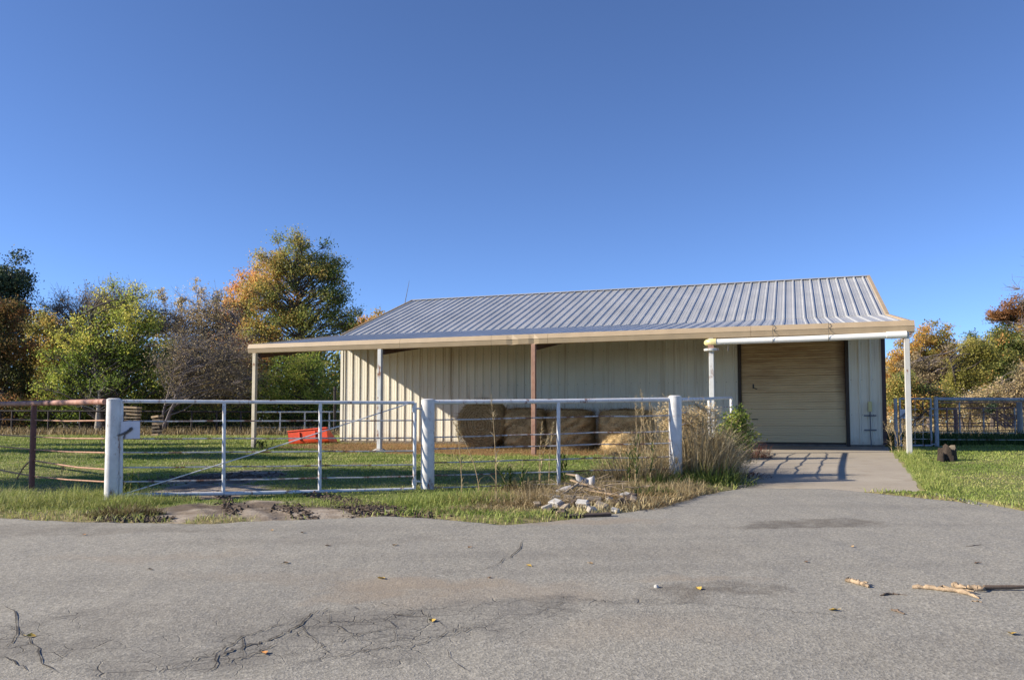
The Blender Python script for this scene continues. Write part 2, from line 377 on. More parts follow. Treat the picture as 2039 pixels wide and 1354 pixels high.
def bale_face_material():
    N = NT('hay_bale_end')
    sep = N.n('ShaderNodeSeparateXYZ'); N.l(N.tc, sep.inputs[0])
    r = N.math('SQRT', N.math('ADD', N.math('MULTIPLY', sep.outputs[0], sep.outputs[0]), N.math('MULTIPLY', sep.outputs[2], sep.outputs[2])))
    r = N.math('ADD', r, N.math('MULTIPLY', N.noise(3.2, 7, None, .7), .26))
    rings = N.n('ShaderNodeMath'); rings.operation = 'SINE'; N.l(N.math('MULTIPLY', r, 74), rings.inputs[0])
    f = N.noise(26, 6, None, .75)
    k = N.math('ADD', N.math('MULTIPLY', rings.outputs[0], .09), f)
    c = N.ramp(k, [(.3, (.11, .075, .035)), (.55, (.33, .24, .12)), (.8, (.56, .43, .24))])
    N.bump(k, .03, .9)
    return N.done(c, .95, 0, .1)
M['bale_end'] = bale_face_material()

# ================================================================== SETTING
# pavement outline, measured where it meets the verge
edge_px = [(-700, 1015), (-300, 1024), (0, 1034), (130, 1041), (330, 1043), (420, 1044), (560, 1037), (760, 1030), (900, 1037), (1000, 1046), (1100, 1040), (1190, 1030), (1320, 1010), (1400, 988), (1480, 973), (1650, 975), (1830, 976), (1905, 1000), (1975, 1013), (2039, 1020), (2300, 1040), (3000, 1060)]
EDGE = np.array([hit(*p)[:2] for p in edge_px]); EDGE = EDGE[np.argsort(EDGE[:, 0])]
EDGE = np.vstack([[-90, EDGE[0, 1] + 2], EDGE, [90, EDGE[-1, 1] - 3]])
def y_edge(x):
    x = np.asarray(x, float)
    return np.interp(x, EDGE[:, 0], EDGE[:, 1]) + (fbm(x * 1.7, x * 0 + 3.3) - .5) * .22 + (fbm(x * 9, x * 0 + 8.1, 3) - .5) * .10
PA, PB = hit(1470, 976), hit(1835, 977)
PC, PD = barn_pt(.05, .02, 0), barn_pt(-4.75, .02, 0)
DA, DB = local(PA[0], PA[1])[1], local(PB[0], PB[1])[1]
def pad_uv(x, y):
    """position inside the concrete pad: (across, along), both 0..1 when inside"""
    _, d = local(np.asarray(x, float), np.asarray(y, float)); sl_, sr_ = 1 - np.clip(d / DA, -1, 2), 1 - np.clip(d / DB, -1, 2)
    lx = PA[0] + (PD[0] - PA[0]) * sl_; rx_ = PB[0] + (PC[0] - PB[0]) * sr_
    u_ = (x - lx) / (rx_ - lx); return u_, 1 - d / (DA + (DB - DA) * np.clip(u_, 0, 1))
def in_pad(x, y, m=0.0):
    u_, s = pad_uv(x, y); return (u_ > -m) & (u_ < 1 + m) & (s > -.02) & (s < 1)
D1, D2, D3 = hit(560, 1020), hit(400, 985), hit(450, 955)
def masks(x, y):
    t, d = local(x, y)
    n1 = fbm(x * .9, y * .9); n2 = fbm(x * 3.1 + 9, y * 3.1); n3 = fbm(x * .35 + 4, y * .35)
    el = lambda p, rx, ry: 1 - np.sqrt(((x - p[0]) / rx) ** 2 + ((y - p[1]) / ry) ** 2)
    dirt = np.maximum(np.maximum(el(D1, 1.9, 1.0), el(D2, 1.3, 1.2)), el(D3, 1.1, 2.1))
    dirt = smooth(.0, .35, dirt + (n2 - .5) * .9)
    mud = smooth(.1, .5, el(hit(560, 1015), 2.2, .5) + (n2 - .5) * 1.6) * .8
    mud = np.maximum(mud, smooth(.1, .5, el(D3, 1.2, 1.6) + (n2 - .5) * 1.4) * .85)
    hay = smooth(0, .4, np.minimum.reduce([(t + 18.2) / 2.0, (-3.8 - t) / 1.5, (5.6 - d) / 1.2 + (n1 - .5) * 2.2, np.full_like(np.asarray(t, float), 3.)]) + (n2 - .5) * 1.2)
    dry = smooth(.45, .72, n1 * .6 + n2 * .4) * .55
    ye = y_edge(x)
    dry = np.maximum(dry, smooth(.9, 0, y - ye + (n2 - .5) * .8) * .8)
    dry = np.maximum(dry, np.clip(el(hit(1190, 1000), 2.6, 1.5) * 2.2, 0, 1) * smooth(.25, .5, n2 + .2))
    far = smooth(36, 46, y); dry = np.maximum(dry, far * smooth(.25, .6, n2 + n3 * .4))
    meadow = smooth(9, 14, x - (y - 27) * .35) * smooth(28, 33, y); dry = np.maximum(dry, meadow)
    return dict(dirt=dirt, mud=mud, hay=hay, dry=dry)
def relief(x, y):
    z = (fbm(x * .5, y * .5) - .5) * .09 + (fbm(x * 2.2, y * 2.2) - .5) * .03
    return z * np.clip((y - 8) / 4, 0, 1)
TR1 = [hit(640, 1030), hit(500, 1000), hit(420, 960)]
def ground_z(x, y):
    x = np.asarray(x, float); y = np.asarray(y, float)
    z = gz(x, y) + relief(x, y)
    t, d = local(x, y)
    barnflat = smooth(0, 1.0, np.minimum(np.minimum(t + 19.5, 1.0 - t), np.minimum(d + 13, 1.2 - d)))
    z = z * (1 - barnflat) + (ZF - .06) * barnflat
    pave = smooth(.02, -.10, y - y_edge(x))
    z = z + .035 * smooth(0, .35, y - y_edge(x)) * smooth(30, 20, y)
    u_, s_ = pad_uv(x, y); dist = np.maximum(np.maximum(-u_, u_ - 1) * 5.3, np.where((s_ > -.03) & (s_ < 1.05), 0, 9.)); kp = smooth(.7, .05, dist)
    z = z * (1 - kp) + (gz(x, y) + .018) * kp
    padm = in_pad(x, y, -.012)
    z = np.where(padm, gz(x, y) - .06, z)
    return z * (1 - pave) + (gz(x, y) - .07) * pave
def axis(segs):
    a = []
    for lo, hi, st in segs: a += list(np.arange(lo, hi, st))
    return np.array(sorted(set(np.round(a, 4))))
gx = axis([(-900, -100, 60), (-100, -24, 4), (-24, -9, .4), (-9, -5.2, .1), (-5.2, -1.4, .045), (-1.4, 10.5, .09), (10.5, 24, .4), (24, 100, 4), (100, 901, 60)])
gy = axis([(-60, 4, 4), (4, 9, .5), (9, 12.6, .045), (12.6, 18, .1), (18, 30, .2), (30, 60, 1), (60, 130, 5), (130, 1500, 70)])
XX, YY = np.meshgrid(gx, gy); ZZ = ground_z(XX, YY); mk = masks(XX, YY)
# tyre ruts with lug marks in the bare soil by the gate
for k, (p, q, wd) in enumerate(((hit(760, 1035), hit(520, 985), .34), (hit(440, 1040), hit(360, 975), .34), (hit(560, 1040), hit(470, 985), .22), (hit(780, 1020), hit(640, 985), .3))):
    dv = (q - p)[:2]; ln = np.hypot(*dv); dv = dv / ln
    al = (XX - p[0]) * dv[0] + (YY - p[1]) * dv[1]; ac = -(XX - p[0]) * dv[1] + (YY - p[1]) * dv[0] + .12 * np.sin(al * 1.3 + k)
    m = smooth(wd / 2 + .06, wd / 2 - .06, np.abs(ac)) * smooth(-.1, .3, al) * smooth(ln + .5, ln - .2, al)
    lug = np.sign(ac) * ac * 9 + al * 42
    soft = smooth(.3, .55, fbm(XX * 2, YY * 2)) * m * mk['dirt']
    ZZ += soft * (-.014 + .010 * np.sin(lug)) + .004 * mk['dirt'] * np.exp(-((np.abs(ac) - wd / 2 - .06) / .06) ** 2) * smooth(-.1, .3, al)
    mk['mud'] = np.maximum(mk['mud'] * .98, soft * .45)
idx = np.arange(XX.size).reshape(XX.shape)
Q = np.stack([idx[:-1, :-1], idx[:-1, 1:], idx[1:, 1:], idx[1:, :-1]], -1).reshape(-1, 4)
ground = link('ground', np_mesh('ground', np.stack([XX, YY, ZZ], -1).reshape(-1, 3), Q, M['ground'], {k: v.ravel() for k, v in mk.items()}, True))
tag(ground, 'mown green lawn and bare soil in front of the barn', None, None, 'structure')

# asphalt
px_ = axis([(-90, -10, 2.5), (-10, 12, .06), (12, 91, 2.5)]); ye = y_edge(px_)
sv = np.concatenate([[0], np.linspace(0, 1, 60) ** 1.6])
PX = np.repeat(px_[None], len(sv), 0); PY = ye[None] + (-18 - ye[None]) * sv[:, None]
PZ = gz(PX, PY) + .010 + (fbm(PX * .8, PY * .8) - .5) * .03 * np.clip((ye[None] - PY) * .8, 0, 1); PZ[0] -= .06; PY[0] += .015
idx = np.arange(PX.size).reshape(PX.shape)
Q = np.stack([idx[:-1, :-1], idx[1:, :-1], idx[1:, 1:], idx[:-1, 1:]], -1).reshape(-1, 4)
pave = link('asphalt_driveway', np_mesh('asphalt_driveway', np.stack([PX, PY, PZ], -1).reshape(-1, 3), Q, M['asphalt'], None, True))
tag(pave, 'worn grey asphalt with stains and cracks', None, None, 'structure')
def pave_z(x, y): return float(gz(x, y)) + .010 + (float(fbm(x * .8, y * .8)) - .5) * .03

# concrete pad before the door
uu, ss = np.meshgrid(np.linspace(0, 1, 24), np.linspace(-.02, 1, 60))
d0a, d0b = PA, PB
LX = PA[None, None, :2] + (PD - PA)[None, None, :2] * ss[..., None]; RX = PB[None, None, :2] + (PC - PB)[None, None, :2] * ss[..., None]
XY = LX + (RX - LX) * uu[..., None]
wob = (fbm(XY[..., 1] * 2, uu * 3) - .5) * .12 * (np.abs(uu - .5) * 2) ** 8; XY[..., 0] += wob
PZ2 = gz(XY[..., 0], XY[..., 1]) + .013 - .022 * smooth(.035, 0, ss)
V = np.concatenate([np.concatenate([XY, PZ2[..., None]], -1).reshape(-1, 3)])
idx = np.arange(uu.size).reshape(uu.shape)
Q = np.stack([idx[:-1, :-1], idx[:-1, 1:], idx[1:, 1:], idx[1:, :-1]], -1).reshape(-1, 4)
ring = np.concatenate([idx[0], idx[1:, -1], idx[-1, -2::-1], idx[-2:0:-1, 0]]); nb = len(V)
V = np.vstack([V, V[ring] - [0, 0, .12]]); k = np.arange(len(ring)); k2 = (k + 1) % len(ring)
Q = np.vstack([Q, np.stack([ring[k2], ring[k], nb + k, nb + k2], -1)])
pad = link('concrete_pad', np_mesh('concrete_pad', V, Q, M['concrete'], None, False))
tag(pad, 'tan concrete apron in front of the overhead door', None, None, 'structure')

# cracks running through the asphalt
def crack(name, pts, wmax, seed):
    r = random.Random(seed); P = []
    for (a, b) in zip(pts[:-1], pts[1:]):
        n = max(3, int(math.hypot(a[0] - b[0], a[1] - b[1]) / 7))
        for i in range(n): P.append((a[0] + (b[0] - a[0]) * i / n + r.uniform(-4.2, 4.2), a[1] + (b[1] - a[1]) * i / n + r.uniform(-2.6, 2.6)))
    P.append(pts[-1]); V = []; Fc = []
    for i, p in enumerate(P):
        h = hit(*p); h[2] = pave_z(h[0], h[1]) + .0065
        q = hit(*P[min(i + 1, len(P) - 1)]) - hit(*P[max(i - 1, 0)]); q[2] = 0; ln = np.linalg.norm(q) + 1e-9
        sd = np.array([-q[1], q[0], 0]) / ln; wd = wmax * .62 * r.uniform(.2, 1) * min(1, 4 * min(i + .3, len(P) - 1 - i + .3) / len(P))
        V += [h + sd * wd / 2, h - sd * wd / 2]
        if i: Fc.append((2 * i - 2, 2 * i - 1, 2 * i + 1, 2 * i))
    return V, Fc
m = MB()
for i, (pts, wd) in enumerate([([(400, 1351), (427, 1332), (431, 1309), (484, 1290), (529, 1279), (574, 1260), (627, 1222), (665, 1204)], 0.036), ([(431, 1328), (484, 1313), (521, 1298), (559, 1284)], 0.024), ([(325, 1340), (363, 1324), (423, 1309), (484, 1268), (552, 1249), (597, 1238), (627, 1219)], 0.022), ([(529, 1290), (604, 1256), (657, 1241), (756, 1234), (846, 1219), (892, 1207)], 0.018), ([(544, 1313), (642, 1290), (710, 1268), (786, 1249), (854, 1234)], 0.017), ([(559, 1332), (665, 1309), (756, 1294), (839, 1283), (907, 1256), (975, 1238)], 0.016), ([(703, 1317), (725, 1290), (786, 1275), (892, 1268), (967, 1245), (1013, 1219)], 0.016), ([(884, 1290), (907, 1321), (937, 1343)], 0.012), ([(8, 1207), (30, 1230), (38, 1260), (26, 1283), (8, 1294)], 0.02), ([(38, 1260), (76, 1298), (83, 1328), (125, 1351)], 0.024), ([(0, 1313), (23, 1321), (53, 1343)], 0.02), ([(83, 1328), (113, 1321), (140, 1302)], 0.014), ([(45, 1268), (15, 1249)], 0.012), ([(1041, 1071), (1040, 1090), (1020, 1109), (982, 1128), (945, 1143)], 0.02), ([(597, 1238), (604, 1256), (642, 1290), (665, 1309)], 0.012), ([(756, 1234), (786, 1249), (786, 1275)], 0.01), ([(657, 1219), (657, 1241), (710, 1268), (725, 1290)], 0.012), ([(846, 1219), (854, 1234), (907, 1256)], 0.011), ([(484, 1268), (484, 1290), (484, 1313)], 0.014), ([(423, 1309), (363, 1336), (287, 1343), (227, 1347)], 0.012), ([(665, 1204), (725, 1200), (801, 1211), (846, 1219)], 0.01), ([(1000, 1190), (1140, 1195), (1250, 1205), (1400, 1207), (1600, 1222), (1830, 1248)], 0.012), ([(1020, 1235), (1090, 1215), (1140, 1195)], 0.012)]):
    V, Fc = crack('c', pts, wd, i); m.add(V, Fc)
M['crack'] = plain('crack_soil', (.05, .044, .038), .95, .3, 20)
ck = m.build('asphalt_crack', M['crack']); tag(ck, 'dark cracks branching across the asphalt', None, None, 'structure')

# ================================================================== BARN
BZ = Matrix.Rotation(-TH, 4, 'Z')
barn = empty('barn', (CC[0], CC[1], 0), -TH)
tag(barn, 'long cream metal barn with grey ribbed roof and open lean-to', 'barn')
def prof(t0, t1):
    P = [(t0, None), (t1, None)]; k0 = int(math.floor((t0 + BL) / .3048)) - 1
    base = []
    for k in range(k0, k0 + int((t1 - t0) / .3048) + 4):
        c = -BL + .152 + k * .3048
        base += [(c - .038, 0), (c - .018, .036), (c + .018, .036), (c + .038, 0)]
        for mm in (.1016, .2032): base += [(c + mm - .014, 0), (c + mm - .007, .005), (c + mm + .007, .005), (c + mm + .014, 0)]
    xs = [b[0] for b in base]; hs_ = [b[1] for b in base]
    pts = [(t0, float(np.interp(t0, xs, hs_)))] + [b for b in base if t0 + 1e-4 < b[0] < t1 - 1e-4] + [(t1, float(np.interp(t1, xs, hs_)))]
    return pts
def sheet(t0, t1, fn, s0, s1, back=.012, flip=False):
    """ribbed sheet; fn(t, s, off) -> local point"""
    p = prof(t0, t1); n = len(p); V = []; Fc = []
    for s in (s0, s1):
        V += [fn(t, s, o) for t, o in p]
    V += [fn(t0, s0, -back), fn(t1, s0, -back), fn(t0, s1, -back), fn(t1, s1, -back)]; b = 2 * n
    Fc = [(i, i + 1, n + i + 1, n + i) for i in range(n - 1)]
    Fc += [(b, b + 2, b + 3, b + 1), (0, n, b + 2, b), (n - 1, b + 1, b + 3, 2 * n - 1), tuple(range(n))[::-1] + (b, b + 1)[::1], tuple(range(n, 2 * n)) + (b + 3, b + 2)]
    return V, Fc
wallfn = lambda t, z, o: (t, -o, z)
DL, DR, DT = -4.11, -1.06, ZF + 3.2
PWID = .9144
def panels_between(a, b):
    i0 = int(math.floor((a + BL) / PWID + 1e-6)); cuts = [a]
    for i in range(i0 + 1, 40):
        x = -BL + i * PWID
        if x >= b - .02: break
        if x > a + .02: cuts.append(x)
    return list(zip(cuts, cuts[1:] + [b]))
shared = {}
def put_panel(name, t0, t1, fn, s0, s1, mat, key):
    # full sheets share mesh data and are only moved along the wall
    if abs(t1 - t0 - PWID) < 1e-4:
        me = shared.get(key)
        if me is None:
            V, Fc = sheet(-BL, -BL + PWID, fn, s0, s1); me = MB().add(V, Fc).mesh(name, mat); shared[key] = me
        o = link(name, me, barn); o.location = (t0 + BL, 0, 0)
    else:
        V, Fc = sheet(t0, t1, fn, s0, s1); o = MB().add(V, Fc).build(name, mat, barn)
    return o
ZB = ZF + .05
for a, b in panels_between(-BL, DL - .09): put_panel('wall_panel', a, b - .003, wallfn, ZB, ZE - .03, M['wall'], 'w') if b - a < PWID - 1e-3 else put_panel('wall_panel', a, b, wallfn, ZB, ZE - .03, M['wall'], 'w')
for a, b in panels_between(DR + .09, 0): put_panel('wall_panel', a, b, wallfn, ZB, ZE - .03, M['wall'], 'w')
for a, b in panels_between(DL - .09, DR + .09): V, Fc = sheet(a, b, wallfn, DT + .1, ZE - .03); MB().add(V, Fc).build('wall_panel', M['wall'], barn)
# screw heads in rows
m = MB()
k = 0
for z in (ZB + .06, ZF + .95, ZF + 2.0, ZF + 3.1):
    for i in range(60):
        t = -BL + .152 + i * .3048 + .07
        if t > -.05 or (DL - .1 < t < DR + .1): continue
        c = [(t + .011 * math.cos(a), -.004, z + .011 * math.sin(a)) for a in np.linspace(0, 2 * math.pi, 7)[:-1]]
        m.add(c + [(t, -.013, z)], [(j, (j + 1) % 6, 6) for j in range(6)])
o = m.build('screw_head', plain('screw_dark', (.10, .085, .07), .5, .3, 9), barn); o['kind'] = 'stuff'
# side and back walls, footing
m = MB(); m.box(-BL + .02, -BL + .06, .03, 2 * BW - .03, ZB, ZE - .1); 
m.add([(-BL + .02, .03, ZE - .1), (-BL + .02, 2 * BW - .03, ZE - .1), (-BL + .02, BW, ZR - .12), (-BL + .06, .03, ZE - .1), (-BL + .06, 2 * BW - .03, ZE - .1), (-BL + .06, BW, ZR - .12)], [(0, 1, 2), (3, 5, 4), (0, 3, 4, 1), (1, 4, 5, 2), (2, 5, 3, 0)])
m.build('gable_wall', M['wall'], barn)
m = MB(); m.box(-.06, -.02, .03, 2 * BW - .03, ZB, ZE - .1)
m.add([(-.02, .03, ZE - .1), (-.02, 2 * BW - .03, ZE - .1), (-.02, BW, ZR - .12), (-.06, .03, ZE - .1), (-.06, 2 * BW - .03, ZE - .1), (-.06, BW, ZR - .12)], [(0, 1, 2), (3, 5, 4), (0, 3, 4, 1), (1, 4, 5, 2), (2, 5, 3, 0)])
m.build('gable_wall', M['wall_side'], barn)
MB().box(-BL + .06, -.06, 2 * BW - .07, 2 * BW - .03, ZB, ZE - .1).build('back_wall', M['wall'], barn)
MB().box(-BL - .0, 0, -.02, 2 * BW, ZF - .25, ZB - .002).build('foundation', M['footing'], barn)
# corner trims
for t, mt in ((-BL, M['wall']), (0.0, M['maroon'])):
    s_ = 1 if t < -1 else -1
    m = MB(); m.box(min(t, t + s_ * .09), max(t, t + s_ * .09), -.050, -.036, ZB, ZE - .05); m.box(min(t - s_ * .012, t - s_ * .002), max(t - s_ * .012, t - s_ * .002), -.050, .1, ZB, ZE - .05)
    if t > -1: m = MB(); m.box(-.055, .05, -.052, -.036, ZB, ZE - .05); m.box(.05, .06, -.052, .12, ZB, ZE - .05)
    m.build('corner_trim', mt, barn)
# overhead door
m = MB()
m.box(DL - .10, DL - .002, -.05, .06, ZF, DT + .10); m.box(DR + .002, DR + .10, -.05, .06, ZF, DT + .10); m.box(DL - .002, DR + .002, -.05, .06, DT, DT + .10)
m.build('door_frame', M['brown_frame'], barn)
dcarrier = MB().box(DL - .06, DR + .06, .088, .10, ZF, DT + .06).build('garage_door', M['door'], barn)
nsec = 6; hts = []; hsec = (3.2 - .10) / nsec
def section(z0, h):
    pr = [(0, .022), (.010, .004), (.014, -.026)]
    for i in range(1, 7):
        c = h * i / 7.0
        dp = .06 if i in (3,) else .032
        wv = .014 if i in (3,) else .011
        pr += [(c - wv, -.028), (c - wv * .4, -.028 + dp), (c + wv * .4, -.028 + dp), (c + wv, -.028)]
    pr += [(h - .014, -.026), (h - .010, .004), (h - .003, .022)]
    n = len(pr); V = [(x, o + .06, z0 + z) for x in (DL + .012, DR - .012) for z, o in pr] + [(x, .085, z) for x in (DL + .012, DR - .012) for z in (z0, z0 + h - .003)]
    Fc = [(i, n + i, n + i + 1, i + 1) for i in range(n - 1)] + [tuple(range(n)) + (2 * n + 1, 2 * n), tuple(range(n, 2 * n))[::-1] + (2 * n + 2, 2 * n + 3), (2 * n, 2 * n + 1, 2 * n + 3, 2 * n + 2)]
    return V, Fc
for i in range(nsec):
    V, Fc = section(ZF + .10 + i * hsec, hsec); MB().add(V, Fc).build('door_panel', M['door'], dcarrier)
MB().box(DL + .012, DR - .012, .03, .085, ZF + .012, ZF + .097).build('bottom_seal', M['brown_frame'], dcarrier)
hz = wall_z = ZF + 1.62
m = MB(); m.box(-3.77, -3.725, .005, .03, ZF + 1.78, ZF + 1.92); m.tube([(-3.75, .0, ZF + 1.80), (-3.70, -.03, ZF + 1.78), (-3.63, -.04, ZF + 1.755)], .014, 6)
m.build('handle', M['wire'], dcarrier)
MB().box(-3.80, -3.62, .0, .03, ZF + .80, ZF + .83).build('lift_handle', M['wire'], dcarrier)
MB().box(-3.76, -3.66, -.005, .03, ZF + .20, ZF + .24).build('lift_handle', M['wire'], dcarrier)
# roofs
ls = math.hypot(BD + .1, ZE - ZL); lt = (np.array([-(BD + .1), 0.0]), )
def leanfn(t, s, o):
    # s 0 at the wall .. 1 at the eave
    nx, nz = (ZE - ZL) / ls, (BD + .1) / ls
    y = .02 - (BD - .02) * s; z = ZE - .004 - (ZE - ZL) * s
    return (t, y - nx * o, z + nz * o)
ms = math.hypot(BW, ZR - ZE)
def mainfn(t, s, o):
    nx, nz = (ZR - ZE) / ms, BW / ms
    y = -.03 + (BW + .03) * s; z = ZE + .004 + (ZR - ZE) * s
    return (t, y - nx * o, z + nz * o)
def backfn(t, s, o):
    a = mainfn(t, s, o); return (a[0], 2 * BW - a[1], a[2])
T0, T1 = -BL - .02, .09
for key, fn in (('l', leanfn), ('m', mainfn), ('b', backfn)):
    for a, b in panels_between(-BL, T1): put_panel('roof_panel', a, b, fn, 0, 1, M['roof'], key)
V, Fc = sheet(-BL - .12, -BL - .001, leanfn, 0, 1); MB().add(V, Fc).build('roof_panel', M['roof'], barn)
m = MB()
zr = mainfn(0, 1, .045)[2]
m.add([(-BL - .05, BW - .16, zr - .055), (T1 + .02, BW - .16, zr - .055), (-BL - .05, BW, zr + .005), (T1 + .02, BW, zr + .005), (-BL - .05, BW + .16, zr - .055), (T1 + .02, BW + .16, zr - .055), (-BL - .05, BW, zr - .01), (T1 + .02, BW, zr - .01)],
      [(0, 1, 3, 2), (2, 3, 5, 4), (0, 6, 7, 1), (6, 4, 5, 7), (0, 2, 6), (2, 4, 6), (1, 7, 3), (3, 7, 5)])
m.build('ridge_cap', M['roof'], barn)
def rake(t0, t1, fn, s0, s1, mat):
    a0 = fn(t0, s0, .05); a1 = fn(t0, s1, .05); m = MB()
    V = []
    for tt in (t0, t1):
        for s in (s0, s1):
            for o in (.05, -.10): V.append(fn(tt, s, o))
    m.add(V, [(0, 2, 3, 1), (4, 5, 7, 6), (0, 4, 6, 2), (1, 3, 7, 5), (0, 1, 5, 4), (2, 6, 7, 3)]); return m.build('rake_trim', mat, barn)
rake(T1 + .002, T1 + .10, mainfn, 0, .995, M['tan']); rake(T1 + .002, T1 + .06, leanfn, .0, .99, M['tan'])
rake(T1 + .002, T1 + .10, backfn, 0, .995, M['tan'])
rake(-BL - .04, -BL - .003, mainfn, 0, .995, M['tan']); rake(-BL - .17, -BL - .125, leanfn, .0, .99, M['tan'])
# fascia lengths along the eave
fj = [-BL - .175, -13.4, -10.55, -8.9, -3.55, T1 + .11]
yo = leanfn(0, 1, 0)[1]
for i, (a, b) in enumerate(zip(fj[:-1], fj[1:])):
    P = [(yo + .06, ZL + .055), (yo - .05, ZL + .045), (yo - .115, ZL - .09), (yo - .105, ZL - .10), (yo - .075, ZL - .225), (yo - .06, ZL - .235), (yo + .06, ZL - .235)]
    n = len(P); a2 = a + .003
    ts = [a2, b - .003]
    if i == 2: ts = [a2, a + .45, a + .62, a + .8, a + 1.1, a + 1.25, a + 1.4, b - .003]
    V = []
    for q, t in enumerate(ts):
        dent = (.022 if q in (2, 5) else 0) if i == 2 else 0
        V += [(t, y + (dent if 1 < j < 5 else 0), z) for j, (y, z) in enumerate(P)]
    Fc = [(q * n + j, q * n + (j + 1) % n, (q + 1) * n + (j + 1) % n, (q + 1) * n + j) for q in range(len(ts) - 1) for j in range(n)]
    Fc += [tuple(range(n))[::-1], tuple(range((len(ts) - 1) * n, len(ts) * n))]
    MB().add(V, Fc).build('fascia', M['tan'], barn)
# eave beam, posts, rafters, purlins
MB().box(-BL - .11, T1, -BD + .05, -BD + .12, ZL - .22, ZL - .045).build('eave_beam', M['steel_brown'], barn)
post_t = [(-18.42, 'post_tan'), (-14.05, 'post_galv'), (-9.31, 'post_rust'), (-4.53, 'post_galv'), (.02, 'post_white')]
yp = -BD + .05
for i, (t, mt) in enumerate(post_t):
    g = float(ground_z(*(barn_pt(t, BD, 0)[:2])))
    MB().box(t - .06, t + .06, yp - .125, yp - .005, g - .15, ZL - .24).build('post', M[mt], barn, bevel=.008)
    m = MB(); ya, yb = yp + .13, -.02
    za = lambda y: leanfn(0, (.02 - y) / (BD - .02), 0)[2]
    m.add([(t - .05, ya, za(ya) - .40), (t + .05, ya, za(ya) - .40), (t + .05, ya, za(ya) - .02), (t - .05, ya, za(ya) - .02), (t - .05, yb, za(yb) - .40), (t + .05, yb, za(yb) - .40), (t + .05, yb, za(yb) - .02), (t - .05, yb, za(yb) - .02)],
          [(0, 1, 2, 3), (4, 7, 6, 5), (0, 4, 5, 1), (1, 5, 6, 2), (2, 6, 7, 3), (3, 7, 4, 0)])
    m.build('rafter', M['steel_brown'], barn)
for k in range(1, 5):
    y = -BD + 1.05 * k; z = za(y)
    MB().box(-BL - .1, T1 - .02, y - .03, y + .03, z - .17, z - .016).build('purlin', M['steel_brown'], barn)
q = barn_pt(-14.05, BD, 0); g = float(ground_z(q[0], q[1]))
m = MB(); m.tube([(-14.05, yp - .065, g - .15), (-14.05, yp - .065, g + .05), (-14.05, yp - .065, g + .10)], [.24, .2, .12], 9); m.build('post_footing', M['concrete_block'], barn)

# PVC pipe under the eave
def world_of(t, d, z): return barn_pt(t, d, z)
pipe = empty('drain_pipe', (CC[0], CC[1], 0), -TH); tag(pipe, 'white plastic drain pipe with yellowed elbow slung under the eave', 'pipe')
yq = yo - .09; za0, za1 = ZL - .335, ZL - .30
MB().tube([(-4.42, yq, za0), (-2.2, yq, (za0 + za1) / 2 - .012), (-.05, yq, za1)], .075, 14).build('pipe', M['pvc'], pipe, 40)
m = MB(); m.tube([(-.42, yq, za1 - .003), (.02, yq, za1 + .001)], .088, 14); m.build('coupling', M['pvc'], pipe, 40)
m = MB(); m.tube([(-4.40, yq, za0), (-4.52, yq, za0), (-4.60, yq + .03, za0), (-4.64, yq + .12, za0), (-4.64, yq + .2, za0)], [.088, .088, .084, .086, .088], 14); m.build('elbow', M['pvc_yellow'], pipe, 40)
for t in (-3.02, -1.72):
    zc = za0 + (za1 - za0) * (t + 4.42) / 4.4; m = MB()
    m.tube([(t, yo - .055, ZL + .07), (t + .012, yo - .125, ZL - .0), (t - .01, yo - .128, ZL - .1), (t + .01, yq - .09, ZL - .22), (t, yq - .088, zc), (t, yq - .06, zc - .07), (t, yq, zc - .088), (t, yq + .088, zc)], .0065, 5)
    m.tube([(t - .01, yo - .13, ZL - .06), (t + .03, yo - .14, ZL - .085)], .005, 5)
    m.build('strap', M['wire'], pipe)
# round tray and bracket on the post left of the door
tray = empty('post_light', (*(barn_pt(-4.53, BD - .05 + .065, 0)[:2]), 0), -TH); tag(tray, 'round white lamp tray clamped round the post under the yellowed elbow', 'lamp')
m = MB(); zt = ZL - .56
m.tube([(0, 0, zt - .02), (0, 0, zt), (0, 0, zt + .05), (0, 0, zt + .06)], [.12, .185, .195, .17], 20); m.build('tray', M['white_pipe'], tray, 40)
MB().box(-.075, .07, -.075, .075, zt + .062, zt + .24).build('housing', M['post_rust'], tray, bevel=.006)
m = MB(); m.tube([(.06, -.05, zt + .2), (.42, -.05, zt + .19), (.42, -.05, zt + .02)], .012, 6); m.tube([(.42, -.05, zt + .06), (.42, -.05, zt - .02)], .02, 6); m.build('bracket', M['wire'], tray)
# outlet box and conduit right of the door
ob = empty('outlet_box', (*(barn_pt(-.40, .05, 0)[:2]), 0), -TH); tag(ob, 'cream outlet box on conduit strapped to the wall beside the overhead door', 'outlet')
MB().box(-.055, .055, -.11, -.02, ZF + .99 + .05, ZF + 1.34).build('box', M['box_cream'], ob, bevel=.01)
MB().box(-.045, .045, -.125, -.112, ZF + 1.10, ZF + 1.30).build('cover', M['box_cream'], ob, bevel=.004)
m = MB(); m.tube([(0, -.06, ZF + 1.045), (0, -.06, ZF + .30), (.015, -.06, ZF + .12), (.01, -.04, ZF - .02)], .014, 8); m.build('conduit', M['conduit'], ob, 40)
for z in (.92, .49): MB().box(-.17, .17, -.045, .0, ZF + z - .022, ZF + z + .022).build('strut', M['conduit'], ob)

